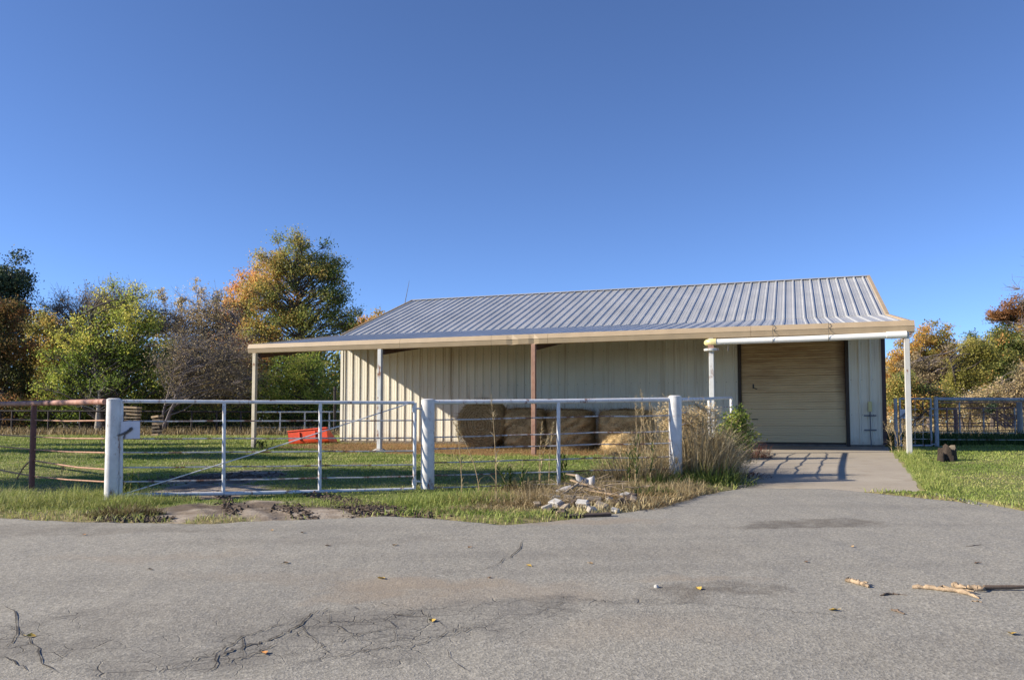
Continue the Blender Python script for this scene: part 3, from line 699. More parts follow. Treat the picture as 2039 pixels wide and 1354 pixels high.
# radio mast behind the ridge
b0 = at(807, 600, 37.2); b1 = at(815, 559, 37.2)
mast = empty('antenna', (b0[0], b0[1], float(ground_z(b0[0], b0[1])))); tag(mast, 'thin leaning antenna rod rising behind the barn ridge', 'antenna')
gzm = mast.location.z; dxm = (b1[0] - b0[0]) / (b1[2] - b0[2])
m = MB(); m.tube([(dxm * (gzm - b0[2]), 0, 0), (0, 0, b0[2] - gzm), (b1[0] - b0[0], 0, b1[2] - gzm)], [.04, .018, .008], 6); m.build('rod', M['conduit'], mast)
MB().box(dxm * (gzm - b0[2]) - .15, dxm * (gzm - b0[2]) + .15, -.15, .15, -.05, .04).build('base_plate', M['conduit'], mast)

# ================================================================== FENCES AND GATES
def shifted(m, L):
    m.v = [(p[0] - L[0], p[1] - L[1], p[2] - L[2]) for p in m.v]; return m
class Thing:
    """a top-level Empty whose parts are given in scene coordinates"""
    def __init__(s, name, loc, label, cat, group=None):
        s.L = np.array(loc, float); s.o = empty(name, tuple(s.L)); tag(s.o, label, cat, group)
    def part(s, name, m, mat, sm=None, bevel=0, label=None, parent=None):
        o = shifted(m, s.L).build(name, mat, parent or s.o, sm, bevel)
        if label: o['label'] = label
        return o
    def tube(s, name, pts, r, mat, n=8, sm=50, label=None): return s.part(name, MB().tube(pts, r, n), mat, sm, label=label)
GP1, GP2, GP3 = np.array([-5.53, 11.37]), np.array([-1.28, 12.47]), np.array([2.62, 13.15])
def gpost(p, r, ztop, label, mat, name='gate_post'):
    g = float(ground_z(*p)); T = Thing(name, (p[0], p[1], g), label, 'post', 'white pipe gate posts')
    T.tube('pipe', [(p[0], p[1], g - .2), (p[0], p[1], ztop)], r, mat, 24)
    T.tube('cap', [(p[0], p[1], ztop), (p[0], p[1], ztop + .006), (p[0], p[1], ztop + .022)], [r + .002, r + .002, r * .7], mat, 24)
    return T
gpost(GP1, .095, (840.2 - 796) / F * GP1[1], 'thick white pipe post between the rusty fence and the latch end of the gate', M['white_pipe'])
gpost(GP2, .103, (840.2 - 797) / F * GP2[1], 'thick white pipe post carrying the hinges of the long gate', M['white_pipe'])
gpost(GP3, .103, (840.2 - 790) / F * GP3[1], 'thick white pipe post standing in the tall dry weeds', M['white_pipe'])
def along(a, b, px):
    """point on the ground line a-b seen at photo column px -> depth"""
    k = (px - 1019.5) / F / (math.cos(PITCH))  # close enough near the horizon
    k = (px - 1019.5) / F
    dx, dy = b[0] - a[0], b[1] - a[1]
    return (a[1] + dy * ((k * a[1] - a[0]) / (dx - k * dy)))
def on(a, b, px, py): return at(px, py, along(a, b, px))
# --- long white gate
gd = (GP2 - GP1) / np.linalg.norm(GP2 - GP1)
GA, GB = GP1 + gd * .12, GP2 - gd * .12
G = Thing('pipe_gate', (*((GA + GB) / 2), float(gz(*((GA + GB) / 2)))), 'long white pipe gate with thin rods and a diagonal brace, shut across the dirt track', 'gate')
P = lambda px, py: on(GA, GB, px, py)
G.tube('top_rail', [P(240, 799), P(530, 800.5), P(825, 802)], .027, M['gate_white'], 10)
G.tube('bottom_rail', [P(240, 986), P(530, 981), P(825, 974)], .029, M['gate_white'], 10)
for a, b, c in ((240.5, 800, 987), (445, 801, 983), (636.5, 802, 978), (825, 802, 974)):
    G.tube('upright', [P(a + 1.5, b), P(a, c)], .026, M['gate_white'], 10)
for l, r in ((838.3, 837), (873.3, 871.7), (900.8, 897.5), (930.6, 925), (959, 948)):
    G.tube('rod', [P(241, l), P(340, l + (r - l) * .17 + .8), P(445, l + (r - l) * .35), P(540, l + (r - l) * .5 + .6), P(636, l + (r - l) * .68), P(730, l + (r - l) * .84 + .5), P(824, r)], .012, M['rod'], 6)
yb = np.array([gd[1], -gd[0], 0]) * .03
G.tube('brace', [P(247, 983) + yb, P(500, 905) + yb, P(812, 804) + yb], .0095, M['gate_white'], 6)
m = MB(); pl = [P(242, 839), P(279.5, 838.5), P(279.5, 873), P(242, 873.5)]
m.add([p + yb * .9 for p in pl] + [p + yb * 1.15 for p in pl], [(0, 1, 2, 3), (7, 6, 5, 4), (0, 4, 5, 1), (1, 5, 6, 2), (2, 6, 7, 3), (3, 7, 4, 0)]); G.part('latch_plate', m, M['plate'])
def chain(T, pts, n):
    m = MB(); pts = [np.array(p) for p in pts]; L_ = [0]
    for a, b in zip(pts[:-1], pts[1:]): L_.append(L_[-1] + np.linalg.norm(b - a))
    sm = lambda t: np.array([np.interp(t * L_[-1], L_, [p[i] for p in pts]) for i in range(3)])
    for i in range(n):
        a, b = sm(i / n), sm((i + 1.25) / n); d = Vector(b - a).normalized(); sd = d.cross(Vector((0, 0, 1)) if i % 2 else Vector((0, 1, 0))).normalized() * .011
        c1, c2 = Vector(a), Vector(b); m.tube([c1 - sd, c1 + d * 0 - sd * .2 - d * .008, c1 + sd, c2 + sd, c2 + sd * .2 + d * .008, c2 - sd, c1 - sd], .004, 4, False)
    T.part('chain', m, M['chain'])
chain(G, [P(231, 868) + yb * 2, P(243, 865) + yb * 1.6, P(256, 858) + yb * 1.4, P(263, 851) + yb * 1.4, P(264, 855) + yb * 1.5, P(250, 864) + yb * 1.6, P(248, 874) + yb * 1.6], 22)
for y in (815, 960):
    m = MB(); a, b = on(GA, GB, 825, y), np.array([GP2[0] - .08, GP2[1] - .02, 0]); b[2] = a[2] - .01
    m.tube([a + [0, 0, .04], a + [0, 0, -.04]], .034, 10); m.tube([a, (a + b) / 2 + [0, 0, .02], b], .016, 6); G.part('hinge', m, M['gate_white'])
# --- rusty fence running away to the left
LE = GP1 + np.array([-2.97, 2.43]) * 2.6
FL = Thing('pipe_fence', (*((GP1 + LE) / 2), float(gz(*((GP1 + LE) / 2)))), 'rusty pink pipe fence with sagging rods left of the gate', 'fence')
Pl = lambda px, py: on(GP1, LE, px, py)
def farther(a, b, k):  # carry the line a-b on beyond b
    return b + (b - a) * k
a, b = Pl(209, 800), Pl(2, 804.5); FL.tube('top_rail', [a, b, farther(a, b, 1.5)], .042, M['rust'], 12)
for px, y0 in ((68, 803), (-160, 807), (-270, 810)):
    p = Pl(px, y0); g = float(ground_z(p[0], p[1])); FL.tube('post', [(p[0], p[1], g - .15), p], .044, M['rust_dark'], 10)
for l, m_, r in ((837, 836.3, 835), (873, 869.5, 866), (901, 895, 889), (959, 948, 936.5)):
    a, mm_, b = Pl(209, l), Pl(68, m_), Pl(4, r); FL.tube('rod', [a, (a + mm_) / 2 + [0, 0, -.012], mm_, b, farther(mm_, b, 3)], .011, M['rust_rod'], 6)
a, mm_ = Pl(209, 934), Pl(62, 916); FL.tube('rod', [a, a * .66 + mm_ * .34 + [0, 0, -.022], a * .33 + mm_ * .67 + [0, 0, -.012], mm_, Pl(52, 925), Pl(44, 934), Pl(34, 953)], .012, M['rust_rod'], 6)
m = MB(); pth = [Pl(203 + 3 * math.sin(i * 2.2), 868 + i * 4.2) for i in range(8)]; m.tube(pth, .006, 5, False); FL.part('tie_wire', m, M['wire'])
# --- middle fence
FM = Thing('pipe_fence', (*((GP2 + GP3) / 2), float(gz(*((GP2 + GP3) / 2)))), 'white top rail and rod fence in front of the hay bales', 'fence')
Pm = lambda px, py: on(GP2, GP3, px, py)
FM.tube('top_rail', [Pm(862, 800.5), Pm(1100, 799), Pm(1335, 795.5)], .036, M['gate_white'], 12)
p = Pm(1112, 799); g = float(ground_z(p[0], p[1])); FM.tube('post', [(p[0], p[1], g - .15), p], .029, M['gate_white'], 10)
for l, r in ((836, 827), (870.5, 858.5), (893.5, 882), (921, 909), (946.5, 933), (971, 957)):
    wv = lambda k: l + (r - l) * k
    FM.tube('rod', [Pm(862, l), Pm(950, wv(.19) + .5), Pm(1030, wv(.36) - .4), Pm(1112, wv(.53)), Pm(1190, wv(.7) - 1.2), Pm(1260, wv(.84) + .6), Pm(1335, r)], .0115, M['rod'], 6)
# --- return fence to the barn
RE = np.array([5.55, 20.7])
FR = Thing('pipe_fence', (*((GP3 + RE) / 2), float(gz(*((GP3 + RE) / 2)))), 'white fence with wavy rods running from the weeds back to the lean-to', 'fence')
g3, gE = float(gz(*GP3)), float(gz(*RE)); zt3, ztE = (840.2 - 797) / F * GP3[1], (840.2 - 792) / F * RE[1]
lp = lambda k, z0, zE: np.array([*(GP3 + (RE - GP3) * k), z0 + (zE - z0) * k])
FR.tube('top_rail', [lp(.02, zt3, ztE), lp(1, zt3, ztE)], .034, M['gate_white'], 10)
for k in (.035, .5, 1.0):
    q = lp(k, zt3, ztE); g = float(ground_z(q[0], q[1])); FR.tube('post', [(q[0], q[1], g - .15), q], .042, M['gate_white'], 10)
for j in range(6):
    f = .16 + j * .148; r_ = random.Random(j)
    FR.tube('rod', [lp(.03 + .97 * i / 12, zt3 - (zt3 - g3) * f + r_.uniform(-.035, .035), ztE - (ztE - gE) * f + r_.uniform(-.03, .03)) for i in range(13)], .011, M['rod'], 6)
b = barn_pt(-4.53, BD - .1, 0); q = lp(1, zt3, ztE); FR.tube('tie_rail', [(b[0], b[1], q[2] - .01), q], .03, M['rust'], 8)
# --- small gate and fence right of the barn
YR = 24.2
zr0 = lambda py: (840.2 - py) / F * YR
XR = lambda px: (px - 1019.5) / F * YR
def simple_post(name, px, py0, r, mat, label, cat='post', group=None, Y=YR):
    p = at(px, py0, Y); g = float(ground_z(p[0], p[1])); T = Thing(name, (p[0], p[1], g), label, cat, group)
    T.tube('pipe', [(p[0], p[1], g - .15), tuple(p)], r, mat, 16); T.tube('cap', [tuple(p), (p[0], p[1], p[2] + .015)], [r, r * .7], mat, 16); return T
M['blue_white'] = plain('weathered_blue_grey_paint', (.31, .33, .36), .5, .2, 6, rust=.25)
simple_post('gate_post', 1782.5, 794, .05, M['blue_white'], 'pale pipe post between the barn corner and the small wire gate', group='small white gate posts')
simple_post('gate_post', 1863, 791, .06, M['blue_white'], 'pale pipe post on the hinge side of the small wire gate', group='small white gate posts')
SG = Thing('wire_gate', (XR(1822), YR, float(gz(XR(1822), YR))), 'small white wire gate with cross bracing behind the right lean-to post', 'gate')
Pg = lambda px, py: at(px, py, YR)
SG.tube('top_rail', [Pg(1790, 794), Pg(1853, 794)], .03, M['blue_white']); SG.tube('bottom_rail', [Pg(1790, 887), Pg(1855, 887)], .03, M['blue_white'])
for px in (1791.5, 1853): SG.tube('upright', [Pg(px, 794), Pg(px + 2, 887)], .03, M['blue_white'])
SG.tube('upright', [Pg(1803, 795), Pg(1803, 816)], .02, M['blue_white'])
for i, y in enumerate((815, 831, 845, 860, 874)): SG.tube('rod', [Pg(1792, y), Pg(1854, y)], .010, M['rod'], 6)
for px in (1822, 1838): SG.tube('rod', [Pg(px, 795), Pg(px, 887)], .008, M['rod'], 6)
SG.tube('brace', [Pg(1818, 838) + [0, -.03, 0], Pg(1852, 812) + [0, -.03, 0]], .013, M['wire'], 6); SG.tube('brace', [Pg(1824, 798) + [0, -.03, 0], Pg(1850, 828) + [0, -.03, 0]], .013, M['wire'], 6)
m = MB(); p0, p1 = Pg(1791, 833), Pg(1809, 815); m.box(p0[0], p1[0], YR - .05, YR - .038, p0[2], p1[2]); SG.part('latch_plate', m, M['plate'])
chain(SG, [Pg(1784, 833) + [0, -.09, 0], Pg(1793, 829) + [0, -.08, 0], Pg(1800, 822) + [0, -.08, 0], Pg(1796, 832) + [0, -.08, 0]], 12)
SF = Thing('pipe_fence', (XR(2100), YR, float(gz(XR(2100), YR))), 'white top rail fence with thin cables right of the small gate', 'fence')
SF.tube('top_rail', [Pg(1866, 794.5), Pg(2039, 795.5), Pg(2420, 797)], .052, M['blue_white'], 12)
for px in (2240, 2420): q = Pg(px, 796); g = float(ground_z(q[0], q[1])); SF.tube('post', [(q[0], q[1], g - .15), q], .05, M['blue_white'], 10)
for y in (861, 875, 889): SF.tube('rod', [Pg(1866, y), Pg(2039, y + .7), Pg(2420, y + 2)], .008, M['rod'], 6)
m = MB(); q = at(1855, 793, YR)
for z in (.1, .95): m.tube([(q[0], YR, float(gz(q[0], YR)) + z), (XR(1862), YR, float(gz(q[0], YR)) + z)], .022, 6)
SG.part('hinge', m, M['blue_white'])
# --- corral panels beyond it
YC = 34.0; Pc = lambda px, py: at(px, py, YC)
CP = Thing('corral_panel', (Pc(1950, 850)[0], YC, float(gz(Pc(1950, 850)[0], YC))), 'rusty welded corral panel behind the right fence', 'fence')
for y in (801.5, 812.5, 825.5, 831.5, 842, 848, 857): CP.tube('rail', [Pc(1868, y + .6), Pc(1960, y), Pc(2039, y - .6), Pc(2300, y - 1)], .03 if y in (801.5, 812.5) else .02, M['rust'] if y > 810 else M['rust_rod'], 6)
for px in (1885, 1910, 1958, 1985, 2020, 2080, 2140, 2200, 2260): q = Pc(px, 801.5 if px == 1910 else 812); g = float(ground_z(q[0], q[1])); CP.tube('upright', [(q[0], q[1], g - .1), q], .035, M['rust'] if px % 2 else M['rod'], 6)
def wood_post(px, pytop, Y, r, label, mat):
    p = at(px, pytop, Y); g = float(ground_z(p[0], p[1])); T = Thing('wooden_post', (p[0], p[1], g), label, 'post')
    T.tube('timber', [(p[0], p[1], g - .2), (p[0] + .02, p[1], (g + p[2]) / 2), tuple(p)], [r * 1.05, r, r * .95], mat, 10); return T
wood_post(2029, 800, 33.4, .11, 'weathered pale wooden post at the far right fence corner', M['bark_pale'])
wood_post(1902, 813, 36.5, .09, 'pinkish wooden post under the short white rail behind the corral panel', M['rust'])
WR = Thing('white_rail', (at(1888, 813.5, 36.4)[0], 36.4, float(gz(at(1888, 813.5, 36.4)[0], 36.4))), 'short white rail reaching the pinkish wooden post', 'fence')
WR.tube('rail', [at(1850, 814, 36.4), at(1905, 813.5, 36.4)], .045, M['white_pipe']); q = at(1852, 814, 36.4); WR.tube('post', [(q[0], q[1], float(ground_z(q[0], q[1]))), q], .045, M['white_pipe'])
# --- back fences on the left
YB = 47.0; Pb = lambda px, py: at(px, py, YB)
BF = Thing('pipe_fence', (Pb(160, 860)[0], YB, float(gz(Pb(160, 860)[0], YB))), 'dark pipe fence along the trees at the back left', 'fence')
BF.tube('top_rail', [Pb(-250, 818), Pb(120, 818.5), Pb(500, 820)], .05, M['dark_pipe'], 8)
BF.tube('bottom_rail', [Pb(-250, 860.5), Pb(60, 860), Pb(180, 858)], .045, M['dark_pipe'], 8)
BF.tube('rod', [Pb(180, 849), Pb(340, 849), Pb(500, 848)], .02, M['dark_pipe'], 6)
for px in (-180, -90, 1, 24.5, 97, 160, 332, 382, 432, 480): q = Pb(px, 818); g = float(ground_z(q[0], q[1])); BF.tube('post', [(q[0], q[1], g - .1), q], .055 if px > 5 else .07, M['dark_pipe'], 8)
BF.tube('brace', [Pb(100, 821), Pb(150, 862)], .025, M['dark_pipe'], 6)
WF = Thing('pipe_fence', (Pb(590, 860)[0], YB, float(gz(Pb(590, 860)[0], YB))), 'white pipe fence at the back between the lean-to post and the barn', 'fence')
WF.tube('top_rail', [Pb(505, 820.5), Pb(690, 820)], .045, M['white_pipe'], 8); WF.tube('rod', [Pb(505, 838), Pb(690, 838)], .018, M['rod'], 6); WF.tube('rod', [Pb(505, 851), Pb(690, 851)], .018, M['rod'], 6)
for px in (558, 607, 656): q = Pb(px, 820); g = float(ground_z(q[0], q[1])); WF.tube('post', [(q[0], q[1], g - .1), q], .045, M['white_pipe'], 8)
q = at(667, 770, 46.0); g = float(ground_z(q[0], q[1])); T = Thing('pole', (q[0], q[1], g), 'dark straight pole beside the left corner of the barn', 'pole'); T.tube('timber', [(q[0], q[1], g - .2), q], .08, M['dark_pipe'], 8)
# pallets leaning together beyond the gate
def pallets(px0, px1, py0, py1, n, label, Y):
    a, b = at(px0, py1, Y), at(px1, py0, Y); g = float(ground_z(a[0], Y)); T = Thing('lumber_stack', ((a[0] + b[0]) / 2, Y, g), label, 'lumber', 'pale lumber stacks')
    w_ = b[0] - a[0]; h = b[2] - g; r = random.Random(px0)
    for i in range(n):
        z = g + h * (i + .5) / n; L_ = w_ * r.uniform(.75, 1); x = a[0] + r.uniform(0, w_ - L_)
        m = MB(); tl = r.uniform(-.03, .03); m._beam((x, Y + r.uniform(-.05, .05), z - tl), (x + L_, Y + r.uniform(-.05, .05), z + tl), .5, h / n * .55, .5); T.part('board', m, M['pallet'])
    for x in (a[0] + .12, b[0] - .12): T.part('bearer', MB().box(x - .05, x + .05, Y - .2, Y + .2, g - .05, b[2] - .02), M['dark_pipe'])
pallets(248, 279, 808, 862, 9, 'taller stack of pale boards behind the latch plate', 44.0)
pallets(304, 323, 826, 863, 6, 'shorter stack of pale boards under the shrubs', 44.0)

# ================================================================== BUCKET, BALES, STUMP
q = hit(615, 884); bx, by = q[0], q[1]; by = 28.6; bx = (615 - 1019.5) / F * by; g = float(ground_z(bx, by))
BK = empty('loader_bucket', (bx, by, g + .0), R(-20)); tag(BK, 'orange red loader bucket tipped on the grass beside the barn', 'bucket')
W_ = .80; RT = Matrix.Rotation(R(-5), 4, 'Y')
def bt2(m):
    m.v = [tuple(RT @ Vector(p) + Vector((0, 0, .02))) for p in m.v]; return m
pf = [(-.02, .50), (.0, .14), (.03, .06), (.10, .015), (.62, -.01)]; pi_ = [(.006, .50), (.026, .145), (.052, .08), (.11, .04), (.62, .015)]; n = len(pf); V = []
for x in (-W_, W_): V += [(x, y, z) for y, z in pf] + [(x, y, z) for y, z in pi_]
Fc = [(i, i + 1, 2 * n + i + 1, 2 * n + i) for i in range(n - 1)] + [(n + i, 3 * n + i, 3 * n + i + 1, n + i + 1) for i in range(n - 1)] + [(0, 2 * n, 3 * n, n), (n - 1, 2 * n - 1, 4 * n - 1, 3 * n - 1)]
Fc += [(i, n + i, n + i + 1, i + 1) for i in range(n - 1)] + [(2 * n + i, 2 * n + i + 1, 3 * n + i + 1, 3 * n + i) for i in range(n - 1)]
bt2(MB().add(V, Fc)).build('shell', M['orange'], BK)
for x in (-W_ - .003, W_ - .017):
    pts = [(-.02, .50), (.0, .14), (.03, .06), (.10, .015), (.60, -.008), (.56, .08), (.05, .49)]; k = len(pts)
    m = MB(); m.add([(x, y, z) for y, z in pts] + [(x + .02, y, z) for y, z in pts], [tuple(range(k))[::-1], tuple(range(k, 2 * k))] + [(i, (i + 1) % k, k + (i + 1) % k, k + i) for i in range(k)]); bt2(m).build('side_plate', M['orange'], BK)
m = MB(); m.box(-W_ - .01, W_ + .01, .60, .72, -.012, .012); bt2(m).build('cutting_edge', M['rust_dark'], BK)
m = MB(); m.box(-W_ - .012, W_ + .012, -.05, .03, .485, .53); bt2(m).build('top_lip', M['orange'], BK, bevel=.008)
for x in (-.32, .32):
    m = MB(); m.box(x - .03, x + .03, -.055, -.012, .16, .44); bt2(m).build('mounting_hook', M['orange'], BK, bevel=.006)

def straw_tris(base, nrm, n_len, seed):
    """thin straw slivers lying on a surface: base points, normals"""
    r = np.random.default_rng(seed); n = len(base)
    d = r.normal(size=(n, 3)); d -= nrm * (d * nrm).sum(1, keepdims=True) * .7; d /= np.linalg.norm(d, axis=1, keepdims=True)
    s = np.cross(d, nrm); s /= np.linalg.norm(s, axis=1, keepdims=True) + 1e-9
    L_ = r.uniform(.5, 1.4, (n, 1)) * n_len
    V = np.stack([base + s * .004, base - s * .004, base + d * L_ + nrm * r.uniform(-.01, .05, (n, 1))], 1).reshape(-1, 3)
    return V, np.arange(3 * n).reshape(-1, 3), np.repeat(r.random(n), 3)
def bale(loc, rz, dia, wid, upright, label, seed, mat, tilt_=0):
    """round bale; axis along local y (lying) or z (standing on end)"""
    o = empty('hay_bale', loc, rz); tag(o, label, 'hay bale', 'round hay bales under the lean-to')
    na, nl = 72, 24; rr = dia / 2; V = []; Fc = []
    rs = np.random.default_rng(seed); A_, Lx = np.meshgrid(np.linspace(0, 2 * np.pi, na, endpoint=False), np.linspace(0, 1, nl))
    prof_ = 1 - .15 * np.maximum(0, (np.abs(Lx - .5) * 2 - .6) / .4) ** 2
    nz_ = fbm(np.cos(A_) * 3 + seed * 7, np.sin(A_) * 3 + Lx * 9 + seed, 4) - .5
    rad = rr * prof_ * (1 + nz_ * .17)
    if upright: V = np.stack([rad * np.cos(A_), rad * np.sin(A_), Lx * wid], -1)
    else: V = np.stack([rad * np.cos(A_), (Lx - .5) * wid, rr * .985 + rad * np.sin(A_) * np.where(np.sin(A_) < 0, .97, 1)], -1)
    idx = np.arange(na * nl).reshape(nl, na)
    Q = np.stack([idx[:-1], np.roll(idx[:-1], -1, 1), np.roll(idx[1:], -1, 1), idx[1:]], -1).reshape(-1, 4)
    me = np_mesh('wrap', V.reshape(-1, 3), Q if upright else Q[:, ::-1], mat, None, True); link('side', me, o)
    for e in (0, 1):
        if upright and e == 0: continue
        nr = 7; V2 = []; 
        Rr, A2 = np.meshgrid(np.linspace(0, 1, nr), np.linspace(0, 2 * np.pi, na, endpoint=False), indexing='ij')
        rim = rad[-1 if e else 0]; bul = .05 * (1 - Rr ** 2) + (fbm(np.cos(A2) * Rr * 4 + seed, np.sin(A2) * Rr * 4, 4) - .5) * .09 * (1 - Rr ** 6)
        if upright: V2 = np.stack([rim[None] * Rr * np.cos(A2), rim[None] * Rr * np.sin(A2), wid + bul * 1.3], -1)
        else: V2 = np.stack([rim[None] * Rr * np.cos(A2), (wid / 2 + bul) * (1 if e else -1), rim[None] * Rr * np.sin(A2)], -1)
        id2 = np.arange(nr * na).reshape(nr, na); Q2 = np.stack([id2[:-1], id2[1:], np.roll(id2[1:], -1, 1), np.roll(id2[:-1], -1, 1)], -1).reshape(-1, 4)
        oe = link('end', np_mesh('end', V2.reshape(-1, 3), Q2 if (upright or e == 0) else Q2[:, ::-1], M['bale_end'], None, True), o)
        if not upright: oe.location = (0, 0, rr * .985)
    n = 8000; ang = rs.uniform(0, 2 * np.pi, n); l = rs.random(n)
    if upright:
        N_ = np.stack([np.cos(ang), np.sin(ang), 0 * ang], -1); B_ = N_ * rr * .985 + np.stack([0 * l, 0 * l, l * wid], -1)
        k = 700; rr2 = rr * np.sqrt(rs.random(k)); a2 = rs.uniform(0, 6.283, k)
        B_ = np.vstack([B_, np.stack([rr2 * np.cos(a2), rr2 * np.sin(a2), wid + .03 + 0 * a2], -1)]); N_ = np.vstack([N_, np.tile([0, 0, 1.], (k, 1))])
    else:
        N_ = np.stack([np.cos(ang), 0 * ang, np.sin(ang)], -1); B_ = N_ * rr * .985 + np.stack([0 * l, (l - .5) * wid, 0 * l + rr * .985], -1)
        k = 1500; rr2 = rr * np.sqrt(rs.random(k)) * .98; a2 = rs.uniform(0, 6.283, k)
        B_ = np.vstack([B_, np.stack([rr2 * np.cos(a2), -wid / 2 - .03 + 0 * a2, rr2 * np.sin(a2) + rr * .985], -1)]); N_ = np.vstack([N_, np.tile([0, -1., 0], (k, 1))])
    V3, T3, t3 = straw_tris(B_, N_, .2, seed); so = link('loose_straw', np_mesh('loose_straw', V3, T3, M['straw'], {'tint': .15 + t3 * .85}), o); so['kind'] = 'stuff'
    return o
def bp(t, d):
    q = barn_pt(t, d, 0); return (q[0], q[1], float(ground_z(q[0], q[1])) - .02)
def tpx(px, d):
    k = (px - 1019.5) / F; o = CC + CN * d; return (k * o[1] - o[0]) / (CU[0] - k * CU[1])
BDD = 1.95
bale(bp(tpx(944, 2.9), BDD), R(-12), 1.58, 1.2, False, 'round hay bale lying on its side with its coiled end facing out', 1, M['bale'])
bale(bp(tpx(1046, BDD), BDD - .05), .3, 1.44, 1.22, True, 'hay bale standing on end next to the one with the coiled end', 2, M['bale'])
bale(bp(tpx(1137, BDD), BDD), 1.3, 1.5, 1.21, True, 'middle hay bale standing on end directly behind the thin white fence post', 3, M['bale'])
bale(bp(tpx(1246, BDD + .32), BDD + .32), 2.2, 1.62, 1.22, True, 'last hay bale standing on end behind the tall dry weeds', 4, M['bale'])
# heap of loose pale hay and the dark clod before it
def mound(name, loc, rx, ry, h, mat, label, cat, n, ln, seed, tint=(0, 1)):
    A_, Rr = np.meshgrid(np.linspace(0, 2 * np.pi, 28, endpoint=False), np.linspace(0, 1, 9), indexing='xy')
    Z = h * (1 - Rr ** 2) ** .8 * (.75 + .5 * fbm(np.cos(A_) * Rr * 3 + seed, np.sin(A_) * Rr * 3, 3)) - .03
    V = np.stack([rx * Rr * np.cos(A_), ry * Rr * np.sin(A_), Z], -1); idx = np.arange(V.shape[0] * V.shape[1]).reshape(V.shape[:2])
    Q = np.stack([idx[:-1], idx[1:], np.roll(idx[1:], -1, 1), np.roll(idx[:-1], -1, 1)], -1).reshape(-1, 4)
    o = link(name, np_mesh(name, V.reshape(-1, 3), Q, mat, None, True)); o.location = loc; tag(o, label, cat)
    r = np.random.default_rng(seed); rr2 = np.sqrt(r.random(n)); a2 = r.uniform(0, 6.283, n); z = h * (1 - rr2 ** 2) ** .8
    N_ = np.stack([np.cos(a2) * rr2, np.sin(a2) * rr2, .8 + 0 * a2], -1); N_ /= np.linalg.norm(N_, axis=1, keepdims=True)
    V3, T3, t3 = straw_tris(np.stack([rx * rr2 * np.cos(a2), ry * rr2 * np.sin(a2), z - .01], -1), N_, ln, seed)
    so = link('loose_straw', np_mesh('loose_straw', V3, T3, M['straw'], {'tint': tint[0] + t3 * (tint[1] - tint[0])}), o); so['kind'] = 'stuff'
    return o
q = hit(1250, 907); mound('hay_heap', tuple(q), .7, .42, .22, M['bale'], 'low pale heap of loose hay in front of the last bale', 'hay', 2500, .16, 21, (.35, 1))
q = hit(1222, 911); mound('hay_clod', tuple(q), .24, .2, .16, M['stump'], 'small dark clod lying against the pale hay heap', 'clod', 300, .08, 22, (0, .25))
# stump
q = hit(1887, 922); st = empty('tree_stump', tuple(q)); tag(st, 'dark split tree stump in the grass right of the concrete pad', 'stump')
m = MB(); V = []; Fc = []; na = 22
prof_ = [(0.0, 1.25), (.08, 1.05), (.2, .95), (.3, .95), (.36, .9)]
for z, k in prof_:
    for i in range(na):
        a = 2 * math.pi * i / na; rr = .17 * k * (1 + .20 * math.sin(3 * a + 1) + .13 * math.sin(7 * a) * (1.4 - z) + .07 * math.sin(13 * a + z * 9)); V.append((rr * math.cos(a), rr * math.sin(a), z - .04 + (.06 * math.sin(2 * a) + .03 * math.sin(5 * a) if z > .25 else 0)))
Fc = [(j * na + i, j * na + (i + 1) % na, (j + 1) * na + (i + 1) % na, (j + 1) * na + i) for j in range(len(prof_) - 1) for i in range(na)]
m.add(V, Fc); m.build('bark', M['stump'], st, 60)
m = MB(); top = [(v[0] * .97, v[1] * .97, v[2] - .01) for v in V[-na:]]; m.add(top + [(0, 0, .30)], [(i, (i + 1) % na, na) for i in range(na)]); m.build('cut_top', M['stump_top'], st)
m = MB(); m.tube([(-.17, -.12, .02), (-.2, -.16, .1), (-.16, -.14, .22)], [.07, .06, .02], 7); m.build('root', M['stump'], st, 60)

# ================================================================== STICKS, DEBRIS, LEAVES
def stick(name, pts, rad, mat, label, cat='stick', group=None, parent=None, n=8, lift=0.0):
    P_ = [hit(*p) for p in pts]; L0 = P_[0].copy(); L0[2] = pave_z(L0[0], L0[1])
    rs = rad if hasattr(rad, '__len__') else [rad] * len(P_)
    rs = [q * .68 for q in rs]; m = MB(); r = random.Random(len(label)); path = []
    tq = np.linspace(0, len(P_) - 1, len(P_) * 4); P_ = [np.array([np.interp(t, range(len(P_)), [q[k] for q in P_]) for k in range(3)]) for t in tq]; rs = [float(np.interp(t, range(len(rs)), rs)) * r.uniform(.72, 1.25) for t in tq]; P_ = [q + np.array([r.uniform(-.006, .006), r.uniform(-.008, .008), 0]) for q in P_]
    for i, p in enumerate(P_):
        path.append((p[0] - L0[0], p[1] - L0[1], pave_z(p[0], p[1]) - L0[2] + rs[i] * .9 + lift))
    m.tube(path, rs, n); o = m.build(name, mat, None, 60); o.location = tuple(L0); tag(o, label, cat, group); return o
def fork(o, pts, rad, mat):
    L0 = np.array(o.location); P_ = [hit(*p) for p in pts]
    m = MB(); m.tube([(p[0] - L0[0], p[1] - L0[1], pave_z(p[0], p[1]) - L0[2] + rad * (1 + .4 * i)) for i, p in enumerate(P_)], [rad * .7 * (1 - .18 * i) for i in range(len(P_))], 7)
    m.build('twig', mat, o, 60)
o = stick('broken_stick', [(1687, 1158), (1700, 1162), (1715, 1166), (1731, 1171)], [.028, .022, .027, .018], M['bare_stick'], 'short chunky peeled stick lying alone on the asphalt', group='peeled sticks on the asphalt')
fork(o, [(1713, 1166), (1722, 1164), (1728, 1167)], .013, M['bare_stick'])
